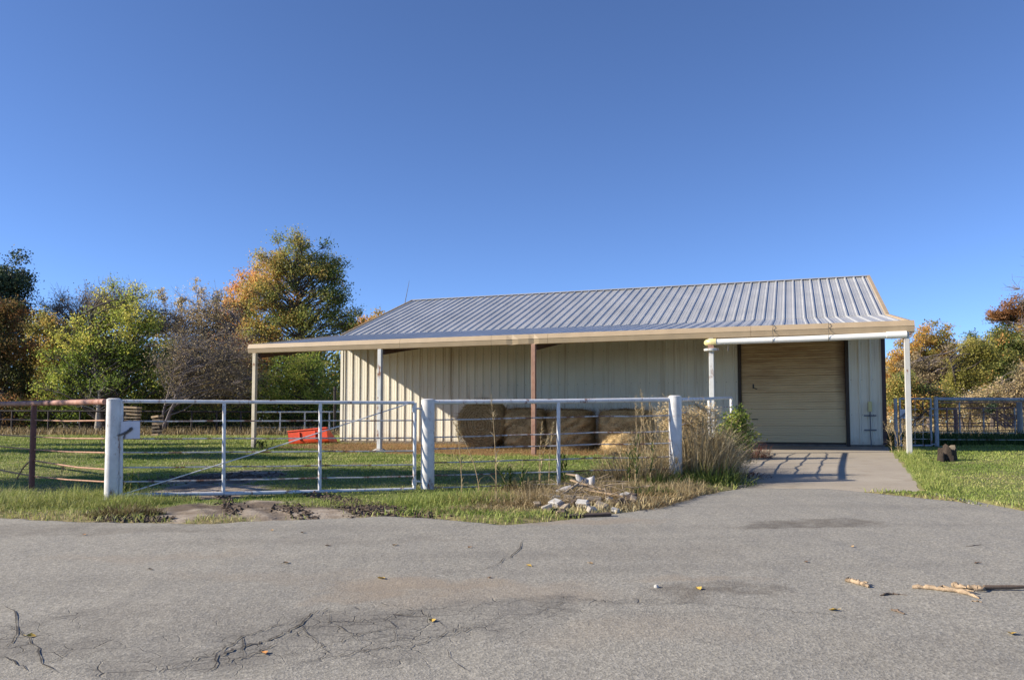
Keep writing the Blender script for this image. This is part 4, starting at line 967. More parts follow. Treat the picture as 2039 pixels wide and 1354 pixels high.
o = stick('broken_stick', [(1816, 1174), (1850, 1176), (1880, 1181), (1905, 1184), (1930, 1189), (1952, 1197)], [.02, .024, .022, .026, .018, .008], M['bare_stick'], 'long peeled stick whose tip splits and points at the camera', group='peeled sticks on the asphalt')
fork(o, [(1870, 1179), (1878, 1175), (1893, 1183)], .014, M['bare_stick']); fork(o, [(1905, 1184), (1925, 1184), (1940, 1188)], .012, M['bare_stick'])
o = stick('broken_stick', [(1897, 1173), (1915, 1177), (1940, 1178), (1962, 1180)], [.03, .022, .026, .024], M['bare_stick'], 'peeled branch with a dark bark tail reaching the right edge', group='peeled sticks on the asphalt')
fork(o, [(1899, 1170), (1910, 1175), (1925, 1180)], .013, M['bare_stick']); fork(o, [(1940, 1182), (1955, 1183), (1963, 1177)], .014, M['bare_stick'])
m = MB(); L0 = np.array(o.location); m.tube([(p[0] - L0[0], p[1] - L0[1], pave_z(p[0], p[1]) - L0[2] + .022) for p in [hit(*z) for z in ((1960, 1179), (1985, 1178), (2010, 1178), (2044, 1177))]], [.018, .015, .016, .011], 8)
m.build('barked_tail', M['bark_stick'], o, 60)
stick('bark_strip', [(1753, 1187), (1762, 1185), (1775, 1184), (1790, 1185), (1806, 1186)], [.004, .013, .009, .006, .003], M['bark_stick'], 'thin curved strip of dark bark near the peeled sticks', 'bark')
stick('bark_strip', [(1776, 1218), (1788, 1222), (1800, 1227)], [.008, .014, .006], M['bark_stick'], 'short piece of dark bark on the asphalt below the sticks', 'bark')
stick('bark_strip', [(1932, 1202), (1945, 1202), (1956, 1203)], [.003, .008, .003], M['bare_stick'], 'tiny splinter beside the tip of the long stick', 'splinter')
stick('bark_strip', [(1925, 1090), (1940, 1088), (1953, 1086)], [.003, .006, .003], M['bark_stick'], 'thin dark twig on the asphalt at the right near the lawn', 'twig')
def leaf(px, py, size, col, label, k):
    size *= .8
    h = hit(px, py); r = random.Random(k); z = pave_z(h[0], h[1]) + .004
    V = []; n = 9
    for i in range(n + 1):
        s = i / n; wd = size * .42 * math.sin(math.pi * s ** .8) * (1 + .15 * math.sin(s * 19)); lift = size * .30 * (s - .5) ** 2
        V += [(s * size - size / 2, wd, lift + abs(wd) * .55), (s * size - size / 2, 0, lift), (s * size - size / 2, -wd, lift + abs(wd) * .35)]
    Fc = []
    for i in range(n): a = 3 * i; Fc += [(a, a + 1, a + 4, a + 3), (a + 1, a + 2, a + 5, a + 4)]
    m = MB().add(V, Fc); m.tube([(-size / 2, 0, size * .075), (-size * .8, .01, size * .1)], .0018, 4)
    key = 'leaf_' + col
    if key not in M: M[key] = plain(key, {'yellow': (.50, .33, .06), 'brown': (.14, .075, .035), 'tan': (.38, .25, .12), 'orange': (.42, .19, .05)}[col], .7, .3, 40)
    o = m.build('fallen_leaf', M[key]); o.location = (h[0], h[1], z); o.rotation_euler = (r.uniform(-.15, .15), r.uniform(-.15, .15), r.uniform(0, 6.3)); tag(o, label, 'leaf', 'fallen leaves on the asphalt')
for i, (px, py, s, c, lb) in enumerate([
    (758, 1156, .085, 'yellow', 'yellow leaf lying by the tan dust patch on the asphalt'), (860, 1239, .07, 'yellow', 'yellow leaf among the fine cracks in the middle of the asphalt'),
    (62, 1273, .07, 'yellow', 'yellow leaf beside the cracks at the lower left edge'), (525, 1304, .07, 'orange', 'orange leaf lying beside the widest crack'),
    (1052, 1129, .07, 'yellow', 'yellow leaf on the asphalt just past the end of the single crack'), (1391, 1178, .075, 'yellow', 'yellow leaf lying in the small dark stain'),
    (1659, 1218, .075, 'yellow', 'yellow leaf alone on the asphalt below the short stick'), (2014, 1269, .075, 'yellow', 'yellow leaf nearest the lower right corner'),
    (300, 1137, .055, 'brown', 'dark brown leaf on the asphalt straight out from the left gate post'), (570, 1125, .07, 'tan', 'curled tan leaf on the pale asphalt below the middle of the gate'),
    (651, 1090, .06, 'brown', 'small brown leaf on the asphalt below the second gate upright'), (541, 1060, .06, 'tan', 'tan leaf on the asphalt close to the dirt track'),
    (602, 1064, .06, 'brown', 'brown leaf on the asphalt near the foot of the dirt track'), (785, 1089, .07, 'tan', 'tan leaf on the asphalt below the gate hinge post'),
    (935, 1093, .055, 'orange', 'orange leaf on the asphalt left of the single crack'), (974, 1154, .05, 'orange', 'small orange leaf beside the lower end of the single crack'),
    (167, 1068, .06, 'orange', 'orange leaf on the asphalt in front of the left verge'), (1177, 1126, .05, 'tan', 'tan leaf on the asphalt below the rubbish pile'),
    (1604, 1122, .05, 'brown', 'brown leaf on the asphalt below the oil stain'), (1945, 1124, .06, 'brown', 'brown leaf on the asphalt above the sticks'), (1697, 1092, .05, 'tan', 'tan leaf between the oil stain and the short stick')]): leaf(px, py, s, c, lb, i)
q = hit(1307, 1174); m = MB(); m.tube([(0, 0, -.005), (0, 0, .008), (.002, 0, .018), (.004, 0, .022)], [.016, .019, .014, .005], 8); o = m.build('pebble', M['stone'], None, 60); o.location = (q[0], q[1], pave_z(q[0], q[1])); tag(o, 'small pale pebble left of the small dark stain', 'pebble')

# rubbish at the verge
def plank(px, py, ln, wd, th, yaw, tilt_, mat, label, lift=.03, cat='board'):
    h = hit(px, py); z = float(ground_z(h[0], h[1])); m = MB()
    for i in range(1): m.box(-ln / 2, ln / 2, -wd / 2, wd / 2, -th / 2, th / 2)
    o = m.build('broken_board', mat, None, None, .004); o.location = (h[0], h[1], z + lift + th / 2); o.rotation_euler = (R(random.Random(px).uniform(-12, 12)), R(tilt_), R(yaw)); tag(o, label, cat, 'scrap boards in the rubbish pile'); return o
plank(1150, 1007, .34, .11, .06, -14, 4, M['board'], 'short pale board at the front middle of the rubbish pile')
plank(1184, 1012, .17, .10, .08, -6, 0, M['board'], 'pale wood block right of the short pale board', .02)
plank(1165, 1031, .62, .07, .03, 8, -2, M['board_dark'], 'long dark board lying along the asphalt edge', .015)
plank(1253, 1006, .24, .10, .035, 48, -18, M['board_dark'], 'dark board leaning at the right end of the pile', .045)
plank(1132, 998, .42, .035, .03, 40, -24, M['board'], 'thin pale slat propped under the smaller white plastic scrap', .10)
plank(1176, 991, .62, .05, .02, -24, 14, M['pallet'], 'long thin tan slat sloping across the pile', .12)
plank(1205, 1000, .5, .04, .02, -20, 8, M['pallet'], 'second thin tan slat lower on the right of the pile', .07)
plank(1140, 975, .2, .09, .02, -16, 10, M['pallet'], 'brown board end poking out left of the tall plastic scrap', .20)
plank(1103, 1028, .13, .08, .05, 25, 6, M['board_dark'], 'small dark block at the left front of the pile', .01)
plank(1218, 972, .34, .06, .03, -12, 0, M['board_dark'], 'dark slat lying behind the pile', .06)
def sheetlet(px, py, pts, name, label, cat, mat, lift=0.0, yaw=0, thick=.006, wav=.012):
    """bent scrap of sheet plastic from rows of points"""
    h = hit(px, py); z = float(ground_z(h[0], h[1])); nr, nc = len(pts), len(pts[0]); V = [p for r_ in pts for p in r_]
    Fc = [(i * nc + j, i * nc + j + 1, (i + 1) * nc + j + 1, (i + 1) * nc + j) for i in range(nr - 1) for j in range(nc - 1)]
    me = bpy.data.meshes.new(name); me.from_pydata(V, [], Fc); me.materials.append(mat); o = link(name, me)
    s2 = o.modifiers.new('sub', 'SUBSURF'); s2.levels = s2.render_levels = 2; sd = o.modifiers.new('sol', 'SOLIDIFY'); sd.thickness = thick
    for p in me.polygons: p.use_smooth = True
    o.scale = (.74, .74, .74); o.location = (h[0], h[1], z + lift); o.rotation_euler = (0, 0, R(yaw)); tag(o, label, cat); return o
sheetlet(1168, 984, [[(-.19, .0, .05), (-.12, -.04, .0), (-.04, -.02, -.02), (.02, .05, .0), (.07, -.03, .0), (.13, -.05, 0), (.18, .02, .03)],
                     [(-.20, .04, .14), (-.13, -.02, .1), (-.05, 0, .08), (.015, .07, .08), (.07, -.01, .10), (.13, -.03, .1), (.19, .04, .12)],
                     [(-.22, .08, .28), (-.15, .03, .25), (-.07, .03, .20), (.0, .09, .18), (.07, .04, .20), (.13, .02, .22), (.17, .07, .26)]], 'plastic_scrap', 'torn white plastic bucket half standing up in the rubbish pile', 'plastic', M['plastic'], .06, 4)
sheetlet(1122, 992, [[(-.16, -.05, .0), (-.05, -.07, .01), (.08, -.06, .06), (.15, -.02, .11)], [(-.15, .0, .05), (-.05, -.0, .09), (.08, .01, .13), (.15, .02, .14)], [(-.10, .06, .04), (-.02, .07, .08), (.08, .07, .11), (.13, .05, .12)]], 'plastic_scrap', 'smaller flat white plastic scrap left of the standing one', 'plastic', M['plastic'], .05, 6)
sheetlet(1246, 992, [[(-.17, -.05, .0), (-.05, -.07, .02), (.08, -.06, .0), (.2, -.02, .05)], [(-.18, .0, .06), (-.05, -.0, .03), (.08, .01, .09), (.22, .02, .07)], [(-.14, .06, .02), (-.02, .07, .07), (.08, .07, .03), (.2, .05, .1)]], 'plastic_scrap', 'crumpled pale plastic at the right back of the rubbish pile', 'plastic', M['plastic'], .02, -4)
def chunk(px, py, sz, yaw, seed, where):
    h = hit(px, py); z = float(ground_z(h[0], h[1])); bm = bmesh.new(); bmesh.ops.create_cube(bm, size=1); r = random.Random(seed)
    for v in bm.verts: v.co.x *= sz * r.uniform(.8, 1.5); v.co.y *= sz * r.uniform(.6, 1); v.co.z *= sz * r.uniform(.4, .8)
    bmesh.ops.bevel(bm, geom=list(bm.edges), offset=sz * .09, segments=1, affect='EDGES', profile=.5)
    me = bpy.data.meshes.new('rubble_chunk'); bm.to_mesh(me); bm.free(); me.materials.append(M[['stone', 'board', 'concrete_block', 'board_dark'][seed % 4]]); o = link('rubble_chunk', me)
    o.location = (h[0], h[1], z + sz * .2 + r.random() * .03); o.rotation_euler = (r.uniform(-.4, .4), r.uniform(-.4, .4), R(yaw)); tag(o, ['pale stone', 'weathered wood', 'tan concrete', 'dark wood'][seed % 4] + ' chunk ' + where, 'rubble', 'broken chunks in the rubbish pile')
CHUNKS = [(1108, 1016, 0.1, 'at the left front of the rubbish pile'), (1125, 1022, 0.08, 'near the small dark block at the front left of the rubbish'), (1100, 1000, 0.09, 'beside the larger stone at the left end of the rubbish'), (1142, 1014, 0.09, 'left of the short pale board'), (1162, 1018, 0.1, 'touching the front of the short pale board'), (1196, 1020, 0.09, 'in front of the wood block in the middle of the pile'), (1214, 1006, 0.08, 'near the foot of the second thin slat'), (1232, 1012, 0.1, 'just left of the leaning dark board'), (1246, 1000, 0.11, 'between the crumpled plastic and the leaning dark board'), (1130, 1008, 0.07, 'below the propped thin slat'), (1178, 1026, 0.07, 'above the long dark board at the asphalt edge'), (1150, 990, 0.09, 'behind the short pale board under the sticks'), (1202, 986, 0.1, 'under the sticks behind the thin slats'), (1262, 1008, 0.08, 'right of the leaning dark board'), (1090, 1020, 0.08, 'at the far left front near the asphalt'), (1118, 1030, 0.07, 'nearest the asphalt at the left end of the long dark board'), (1225, 1022, 0.06, 'at the right end of the long dark board'), (1070, 1016, 0.06, 'lying alone left of the rubbish pile')]
for k_, (px, py, sz, wh) in enumerate(CHUNKS): chunk(px, py, sz * 1.35, px * 37 % 180, k_, wh)
def rock(px, py, s, label):
    h = hit(px, py); z = float(ground_z(h[0], h[1])); bm = bmesh.new(); bmesh.ops.create_icosphere(bm, subdivisions=2, radius=s); r = random.Random(px)
    for v in bm.verts: v.co *= 1 + .28 * (float(fbm(v.co.x / s * 1.3 + px, v.co.y / s * 1.3 + v.co.z / s * 2)) - .5) * 2; v.co.z *= .6
    me = bpy.data.meshes.new('stone'); bm.to_mesh(me); bm.free(); me.materials.append(M['stone']); o = link('stone', me); o.location = (h[0], h[1], z + s * .3); tag(o, label, 'stone', 'stones along the verge')
for px, py, s, lb in ((1107, 1003, .09, 'pale stone at the left end of the rubbish pile'), (1116, 1013, .07, 'small pale stone in front of the larger one at the left of the pile'), (1365, 985, .06, 'grey stone on the asphalt edge below the big weed clump'), (48, 1004, .06, 'brownish stone in the long grass at the far left'), (1276, 1005, .045, 'small stone at the right end of the rubbish pile')): rock(px, py, s, lb)

# ================================================================== GRASS AND WEEDS
def blades(P, H, Wd, lean, az, tint, segs=2, droop=1.0):
    """vectorised blades: base P (n,3); heights, widths, lean 0..1, azimuth, tint"""
    n = len(P); d = np.stack([np.cos(az), np.sin(az), 0 * az], -1); fa = az + rng.uniform(-1.2, 1.2, n) + np.pi / 2
    s = np.stack([np.cos(fa), np.sin(fa), 0 * fa], -1) * Wd[:, None] / 2
    V = []; lev = np.linspace(0, 1, segs + 1)
    for i, t in enumerate(lev):
        c = P + d * (lean * H * t ** 1.8)[:, None] + np.array([0, 0, 1.]) * (H * (t - droop * .45 * lean * t ** 2.5))[:, None]
        if i < segs: k = 1 - .45 * t; V += [c + s * k, c - s * k]
        else: V += [c]
    V = np.stack(V, 1); m = V.shape[1]; T = []
    for i in range(segs - 1): a = 2 * i; T += [(a, a + 1, a + 3), (a, a + 3, a + 2)]
    a = 2 * (segs - 1); T += [(a, a + 1, a + 2)]
    T = np.array(T)[None] + (np.arange(n) * m)[:, None, None]
    return V.reshape(-1, 3), T.reshape(-1, 3), np.repeat(tint, m)
def join(parts):
    Vs, Ts, ts = [], [], []; b = 0
    for V, T, t in parts: Vs.append(V); Ts.append(T + b); ts.append(t); b += len(V)
    return np.vstack(Vs), np.vstack(Ts), np.concatenate(ts)
def grass_ok(x, y):
    t, d = local(x, y); return (y > y_edge(x) + .01) & ~in_pad(x, y, .012) & ~((t > -BL - .05) & (t < .05) & (d < .05) & (d > -12.2))
# lawn
N_ = 420000
yy = 8.6 * (62 / 8.6) ** (rng.random(N_) ** .95); xx = (rng.random(N_) - .5) * 2 * (yy * .70 + 1.2)
mk = masks(xx, yy); ok = grass_ok(xx, yy) & (rng.random(N_) > mk['dirt'] * 1.05) & (rng.random(N_) > mk['hay'] * .97) & (rng.random(N_) > mk['dry'] * .55)
xx, yy = xx[ok], yy[ok]; mk = {k: v[ok] for k, v in mk.items()}; n = len(xx)
ty = fbm(xx * .7, yy * .7); tz_ = fbm(xx * 2.6 + 5, yy * 2.6)
H = (.022 + .034 * rng.random(n)) * (1 + .8 * (tz_ - .4)) * np.clip(yy / 17, .9, 2.2)
edge = smooth(.9, .1, yy - y_edge(xx)); H *= 1 + edge * 1.4
tint = np.clip(.12 + .55 * rng.random(n) + (ty - .5) * .9 + mk['dry'] * .28 + edge * .12, 0, .97)
rub = smooth(.9, .2, np.hypot((xx - hit(1190, 1000)[0]) / 3.1, (yy - hit(1190, 1000)[1]) / 2.0)); tint = np.clip(tint + np.clip(rub * 1.9, 0, 1) * .75, 0, 1); H *= 1 + rub * .5
Wd = .004 + .00075 * yy
V, T, tt = blades(np.stack([xx, yy, ground_z(xx, yy) - .008], -1), H, Wd * rng.uniform(.7, 1.3, n), rng.uniform(.2, 1.0, n), rng.uniform(0, 6.283, n), tint, 2)
lawn = link('grass', np_mesh('grass', V, T, M['grass'], {'tint': tt})); tag(lawn, 'short green grass growing on the lawn', None, None, 'stuff')
# straw and hay litter on the ground under the lean-to
n = 42000; tl = rng.uniform(-18.6, -3.2, n); dl = rng.uniform(.1, 6.4, n); q = CC[None] + CU[None] * tl[:, None] + CN[None] * dl[:, None]
hm = masks(q[:, 0], q[:, 1])['hay']; q = q[rng.random(n) < hm]; n = len(q); q[:, 2] = ground_z(q[:, 0], q[:, 1]) + .004 + .03 * rng.random(n)
nn = np.tile([0, 0, 1.], (n, 1)); V, T, tt = straw_tris(q, nn, .16, 77)
o = link('hay_litter', np_mesh('hay_litter', V, T, M['straw'], {'tint': tt * .85})); tag(o, 'brown loose hay scattered under the lean-to', None, None, 'stuff')
# rough verge: taller straw and weeds between the pavement and the fences
def verge(name, cx, cy, rx, ry, n, h0, h1, dryk, label, mat='dry_grass', wd=.006):
    a = rng.uniform(0, 6.283, n); r = np.sqrt(rng.random(n)); x = cx + rx * r * np.cos(a); y = cy + ry * r * np.sin(a)
    k = grass_ok(x, y); x, y, r = x[k], y[k], r[k]; n = len(x)
    cl = fbm(x * 2.3, y * 2.3, 3); H = (h0 + (h1 - h0) * rng.random(n) ** 1.6) * (1.05 - .6 * r ** 2) * (.5 + cl)
    return blades(np.stack([x, y, ground_z(x, y) - .01], -1), H, wd * rng.uniform(.6, 1.5, n), rng.uniform(.15, 1.3, n), rng.uniform(0, 6.283, n), np.clip(dryk + .45 * rng.random(n) - .2, 0, 1), 3)
def stuff(name, label, specs, mat):
    V, T, t = join([verge(name, *s, label) for s in specs]); o = link(name, np_mesh(name, V, T, M[mat], {'tint': t})); tag(o, label, None, None, 'stuff')
h_ = lambda px, py: hit(px, py)[:2]
e1, e2, e3 = h_(110, 1005), h_(255, 1012), h_(30, 1015)
stuff('verge_grass', 'long yellow green grass along the left edge of the asphalt',
      [(*e1, 2.0, .75, 9000, .08, .30, .62), (*e2, .55, .35, 1800, .08, .28, .6), (*e3, 1.6, .5, 4200, .07, .24, .7), (*h_(225, 1000), .4, .3, 900, .12, .34, .62)], 'grass')
stuff('verge_grass', 'matted green weeds along the asphalt right of the gate hinge post',
      [(*h_(900, 1008), .95, .5, 4200, .06, .26, .5), (*h_(960, 1000), .6, .45, 1300, .08, .3, .55), (*h_(700, 1010), 1.0, .35, 1800, .04, .14, .55)], 'grass')
stuff('dry_verge', 'dry straw coloured grass around the rubbish pile',
      [(*h_(1060, 1005), 1.0, .6, 3600, .05, .30, .5), (*h_(1200, 985), 1.4, .7, 5200, .05, .34, .5), (*h_(1330, 985), .9, .6, 3600, .06, .34, .5), (*h_(960, 1022), .9, .25, 1500, .04, .14, .5), (*h_(1420, 990), .7, .3, 1200, .04, .16, .55)], 'dry_grass')
q0, q1 = hit(1835, 977), hit(1782, 905)
stuff('verge_grass', 'shaggy grass fringe along the right edge of the concrete apron',
      [(*(q0[:2] * (1 - k) + q1[:2] * k + np.array([.22, 0])), .32, .8, 900, .05, .22, .55) for k in np.linspace(.02, 1, 8)], 'grass')
n = 9000; c = h_(1190, 1003); a = rng.uniform(0, 6.283, n); r = np.sqrt(rng.random(n)); x = c[0] + 2.1 * r * np.cos(a); y = c[1] + .75 * r * np.sin(a); k = y > y_edge(x) - .12; x, y = x[k], y[k]; n = len(x)
q = np.stack([x, y, np.maximum(ground_z(x, y), gz(x, y)) + .006 + .06 * rng.random(n) ** 2], -1)
V, T, tt = straw_tris(q, np.tile([0, 0, 1.], (n, 1)), .15, 31); o = link('plant_litter', np_mesh('plant_litter', V, T, M['straw'], {'tint': tt})); tag(o, 'matted dead stems lying through the rubbish pile', None, None, 'stuff')
# meadow behind the right fences and the dead grass below the back trees
n = 26000; x = rng.uniform(11.5, 46, n); y = rng.uniform(28, 60, n); k = x > 10.5 + (y - 24) * .36 + 1; x, y = x[k], y[k]; n = len(x)
V, T, t = blades(np.stack([x, y, ground_z(x, y) - .02], -1), rng.uniform(.15, .6, n), np.full(n, .05), rng.uniform(.1, .7, n), rng.uniform(0, 6.283, n), rng.uniform(.2, .95, n), 2)
o = link('meadow_grass', np_mesh('meadow_grass', V, T, M['dry_grass'], {'tint': t})); tag(o, 'tall tan meadow grass beyond the right fences', None, None, 'stuff')
n = 9000; x = rng.uniform(XR(1800), XR(2500), n); y = rng.uniform(24.6, 29, n)
V, T, t = blades(np.stack([x, y, ground_z(x, y) - .02], -1), rng.uniform(.15, .75, n) ** 1.3, np.full(n, .022), rng.uniform(.1, .8, n), rng.uniform(0, 6.283, n), rng.uniform(.1, .8, n), 3)
o = link('fence_weeds', np_mesh('fence_weeds', V, T, M['weed_green'], {'tint': t})); tag(o, 'rank dark weeds growing along the right fence', None, None, 'stuff')
n = 16000; x = rng.uniform(-36, -4, n); y = rng.uniform(45.5, 52, n)
V, T, t = blades(np.stack([x, y, ground_z(x, y) - .02], -1), rng.uniform(.1, .7, n), np.full(n, .045), rng.uniform(.1, .8, n), rng.uniform(0, 6.283, n), rng.uniform(0, .8, n), 2)
o = link('fence_undergrowth', np_mesh('fence_undergrowth', V, T, M['dry_grass'], {'tint': t})); tag(o, 'dead grass and leaf litter below the back fence', None, None, 'stuff')

# single tall weeds: stem, leaves, seed head
def weed(px, py, h, label, seed, leafy=.6, head=.35, dry=True, lean=.1, group='tall seeding weeds by the middle fence', nst=1, spread=.12, name='tall_weed', Y=None):
    p = hit(px, py) if Y is None else at(px, py, Y); p[2] = float(ground_z(p[0], p[1]))
    o = empty(name, tuple(p)); tag(o, label, 'weed', group); r = np.random.default_rng(seed); st = MB(); L = []; Hd = []
    for i in range(nst):
        a = r.uniform(0, 6.283); b = np.array([math.cos(a), math.sin(a), 0]) * spread * r.random(); hh = h * r.uniform(.75, 1.05); dl = np.array([r.normal() * lean, r.normal() * lean * .5, 0]) * hh
        c = [b + dl * t * t + np.array([0, 0, hh * t]) for t in np.linspace(0, 1, 6)]
        st.tube(c, [.0065, .006, .005, .004, .003, .0015], 5, False)
        cf = lambda t: np.array([np.interp(t, np.linspace(0, 1, 6), [q[k] for q in c]) for k in range(3)])
        m_ = int(14 * leafy)
        if m_:
            t = r.uniform(.05, .75, m_); L.append(blades(np.array([cf(k) for k in t]), r.uniform(.12, .34, m_) * (h / 1.2) ** .5, r.uniform(.010, .02, m_), r.uniform(.7, 1.5, m_), r.uniform(0, 6.283, m_), np.clip(r.uniform(.1, .8, m_), 0, 1), 3, 1.2))
        k = int(90 * head)
        if k:
            t = 1 - r.random(k) * .26; base = np.array([cf(q) for q in t]); az = r.uniform(0, 6.283, k)
            Hd.append(blades(base, r.uniform(.03, .10, k) * (1.3 - t)[...] * 3.2, r.uniform(.003, .007, k), r.uniform(.7, 1.7, k), az, r.uniform(.3, 1, k), 2, .8))
    st.build('stem', M['dry_stem'], o)
    if L: V, T, t = join(L); link('leaves', np_mesh('leaves', V, T, M['dry_grass' if dry else 'weed_green'], {'tint': t}), o)
    if Hd: V, T, t = join(Hd); link('seed_head', np_mesh('seed_head', V, T, M['dry_grass'], {'tint': t}), o)
    return o
M['dry_stem'] = plain('dry_stem', (.36, .27, .15), .8, .3, 12)
weed(935, 985, 1.25, 'pale feathery weed rising past the first hay bale', 1, .9, 1.0, lean=.07)
weed(955, 1000, 1.15, 'slim weed with few leaves just right of the feathery one', 2, .35, .5, lean=.16)
weed(985, 1012, 1.42, 'tall thin leaning weed whose tip crosses the rail right of the first bale', 3, .5, .5, lean=.09)
weed(1075, 968, .95, 'short dry weed at the foot of the rusty lean-to post line', 4, .8, .6, nst=3, spread=.3)
weed(1225, 960, .95, 'bent dry weed in front of the last hay bale', 5, .9, .3, nst=2, lean=.3, spread=.2)
weed(1273, 962, 1.62, 'tallest straight weed spike left of the third pipe post', 6, .8, .9, lean=.03)
weed(1303, 962, 1.5, 'paired weed spikes next to the tallest straight one', 7, .8, 1.0, nst=3, spread=.25, lean=.06)
weed(1288, 975, 1.05, 'leafy green and straw weed below the paired spikes', 8, 1.6, .3, False, nst=5, spread=.35, lean=.15)
weed(1795, 905, 1.0, 'dry grass tuft against the foot of the right lean-to post', 9, 1.3, .2, nst=7, spread=.35, lean=.28, group='tufts at posts')
weed(1117, 968, .62, 'green leafy weed wrapped round the thin middle fence post', 10, 2.0, 0, False, nst=5, spread=.16, lean=.2)
weed(240, 1000, .42, 'small green tuft at the foot of the left gate post', 11, 1.6, 0, False, nst=6, spread=.3, lean=.3, group='tufts at posts')
weed(112, 985, .55, 'thin dry seed stalk in front of the rusty fence', 12, .4, .6, lean=.08, group='tufts at posts')
weed(1008, 985, .5, 'low dark leafy weed between the feathery weeds and the thin post', 13, 2.2, 0, False, nst=6, spread=.4, lean=.3)
weed(520, 893, .28, 'low green tuft at the foot of the leftmost lean-to post', 14, 2.2, 0, False, nst=10, spread=.5, lean=.3, group='tufts at posts')

# dense weed clumps around the third pipe post
def clump(px, py, label, seed, rx, ry, n, h0, h1, mat, dry=.5, heads=0, name='weed_clump', wd=.007, arch=1.0, group='dense weeds round the third pipe post', xy=None):
    p = hit(px, py) if xy is None else np.array([*xy, 0.]); p[2] = float(ground_z(p[0], p[1])); o = empty(name, tuple(p)); tag(o, label, 'weeds', group)
    r = np.random.default_rng(seed); a = r.uniform(0, 6.283, n); q = np.sqrt(r.random(n)); x = rx * q * np.cos(a); y = ry * q * np.sin(a)
    z = ground_z(x + p[0], y + p[1]) - p[2] - .01
    H = (h0 + (h1 - h0) * r.random(n) ** 1.3) * (1.05 - .5 * q ** 2); az = np.where(r.random(n) < .5, a, r.uniform(0, 6.283, n))
    V, T, t = blades(np.stack([x, y, z], -1), H, wd * r.uniform(.5, 1.5, n), r.uniform(.1, .9, n) * arch, az, np.clip(dry + r.uniform(-.4, .4, n), 0, 1), 4)
    link('blades', np_mesh('blades', V, T, M[mat], {'tint': t}), o)
    if heads:
        k = heads; i = r.choice(n, k); st = []; 
        hh = H[i] * 1.0 + .15; base = np.stack([x[i], y[i], z[i]], -1); ln = r.normal(size=(k, 2)) * .12
        tube = MB(); hd = []
        for j in range(k):
            top = base[j] + np.array([ln[j, 0] * hh[j], ln[j, 1] * hh[j], hh[j]]); mid = base[j] * .5 + top * .5 - np.array([ln[j, 0] * hh[j] * .18, 0, 0])
            tube.tube([base[j], mid, top], [.005, .004, .0015], 4, False)
            m_ = 46; tt_ = r.random(m_); pt = top + (mid - top) * (tt_ * .62)[:, None]; hd.append(blades(pt, r.uniform(.04, .12, m_) * (.35 + tt_), r.uniform(.004, .008, m_), r.uniform(.4, 1.2, m_), r.uniform(0, 6.283, m_), r.uniform(.3, 1, m_), 2))
        tube.build('stem', M['dry_stem'], o); V, T, t = join(hd); link('seed_head', np_mesh('seed_head', V, T, M['dry_grass'], {'tint': t}), o)
    return o
clump(0, 0, 'big pale straw coloured weed clump beside the third pipe post', 41, .75, .9, 3000, .4, 1.5, 'dry_grass', .55, 26, xy=(3.12, 13.9))
clump(0, 0, 'straw weed clump farther back along the return fence', 42, .55, 1.4, 1700, .4, 1.25, 'dry_grass', .6, 18, xy=(3.6, 15.6))
clump(0, 0, 'arching green weeds at the front foot of the big straw clump', 43, .7, .45, 700, .2, .48, 'weed_green', .55, 0, wd=.012, arch=1.5, xy=(3.2, 13.0))
clump(0, 0, 'thin straw weeds filling the gap left of the third pipe post', 44, .75, .55, 1700, .3, .95, 'dry_grass', .55, 12, xy=(2.05, 13.25))
clump(0, 0, 'green tussock in front of the third pipe post', 45, .75, .4, 800, .12, .36, 'weed_green', .6, 0, wd=.010, arch=1.2, xy=(2.35, 12.75))
clump(0, 0, 'low green weeds at the right end of the rubbish pile', 46, .4, .25, 500, .08, .25, 'weed_green', .6, 0, wd=.011, xy=h_(1285, 992))
clump(0, 0, 'dry grey tangle behind the rubbish pile', 47, 1.0, .4, 1300, .1, .45, 'dry_grass', .3, 0, arch=1.5, xy=h_(1225, 968))
clump(0, 0, 'dark tangle of dead stems left of the rubbish pile', 48, .55, .35, 800, .1, .36, 'dry_grass', .1, 0, arch=1.6, xy=h_(1045, 985))
clump(0, 0, 'reddish dead plant spilling onto the left side of the concrete pad', 49, .45, .7, 700, .06, .26, 'rust_plant', .4, 0, wd=.014, arch=1.6, xy=(4.05, 14.3))
clump(0, 0, 'purplish dead weed at the door frame foot', 50, .35, .6, 420, .1, .65, 'rust_plant', .6, 0, wd=.012, arch=1.0, xy=(5.7, 19.2))
clump(0, 0, 'dark torn sod tuft at the pavement edge by the left gate post', 51, .5, .18, 900, .06, .24, 'dry_grass', .05, 0, arch=1.5, xy=h_(250, 1032), group='tufts at posts')

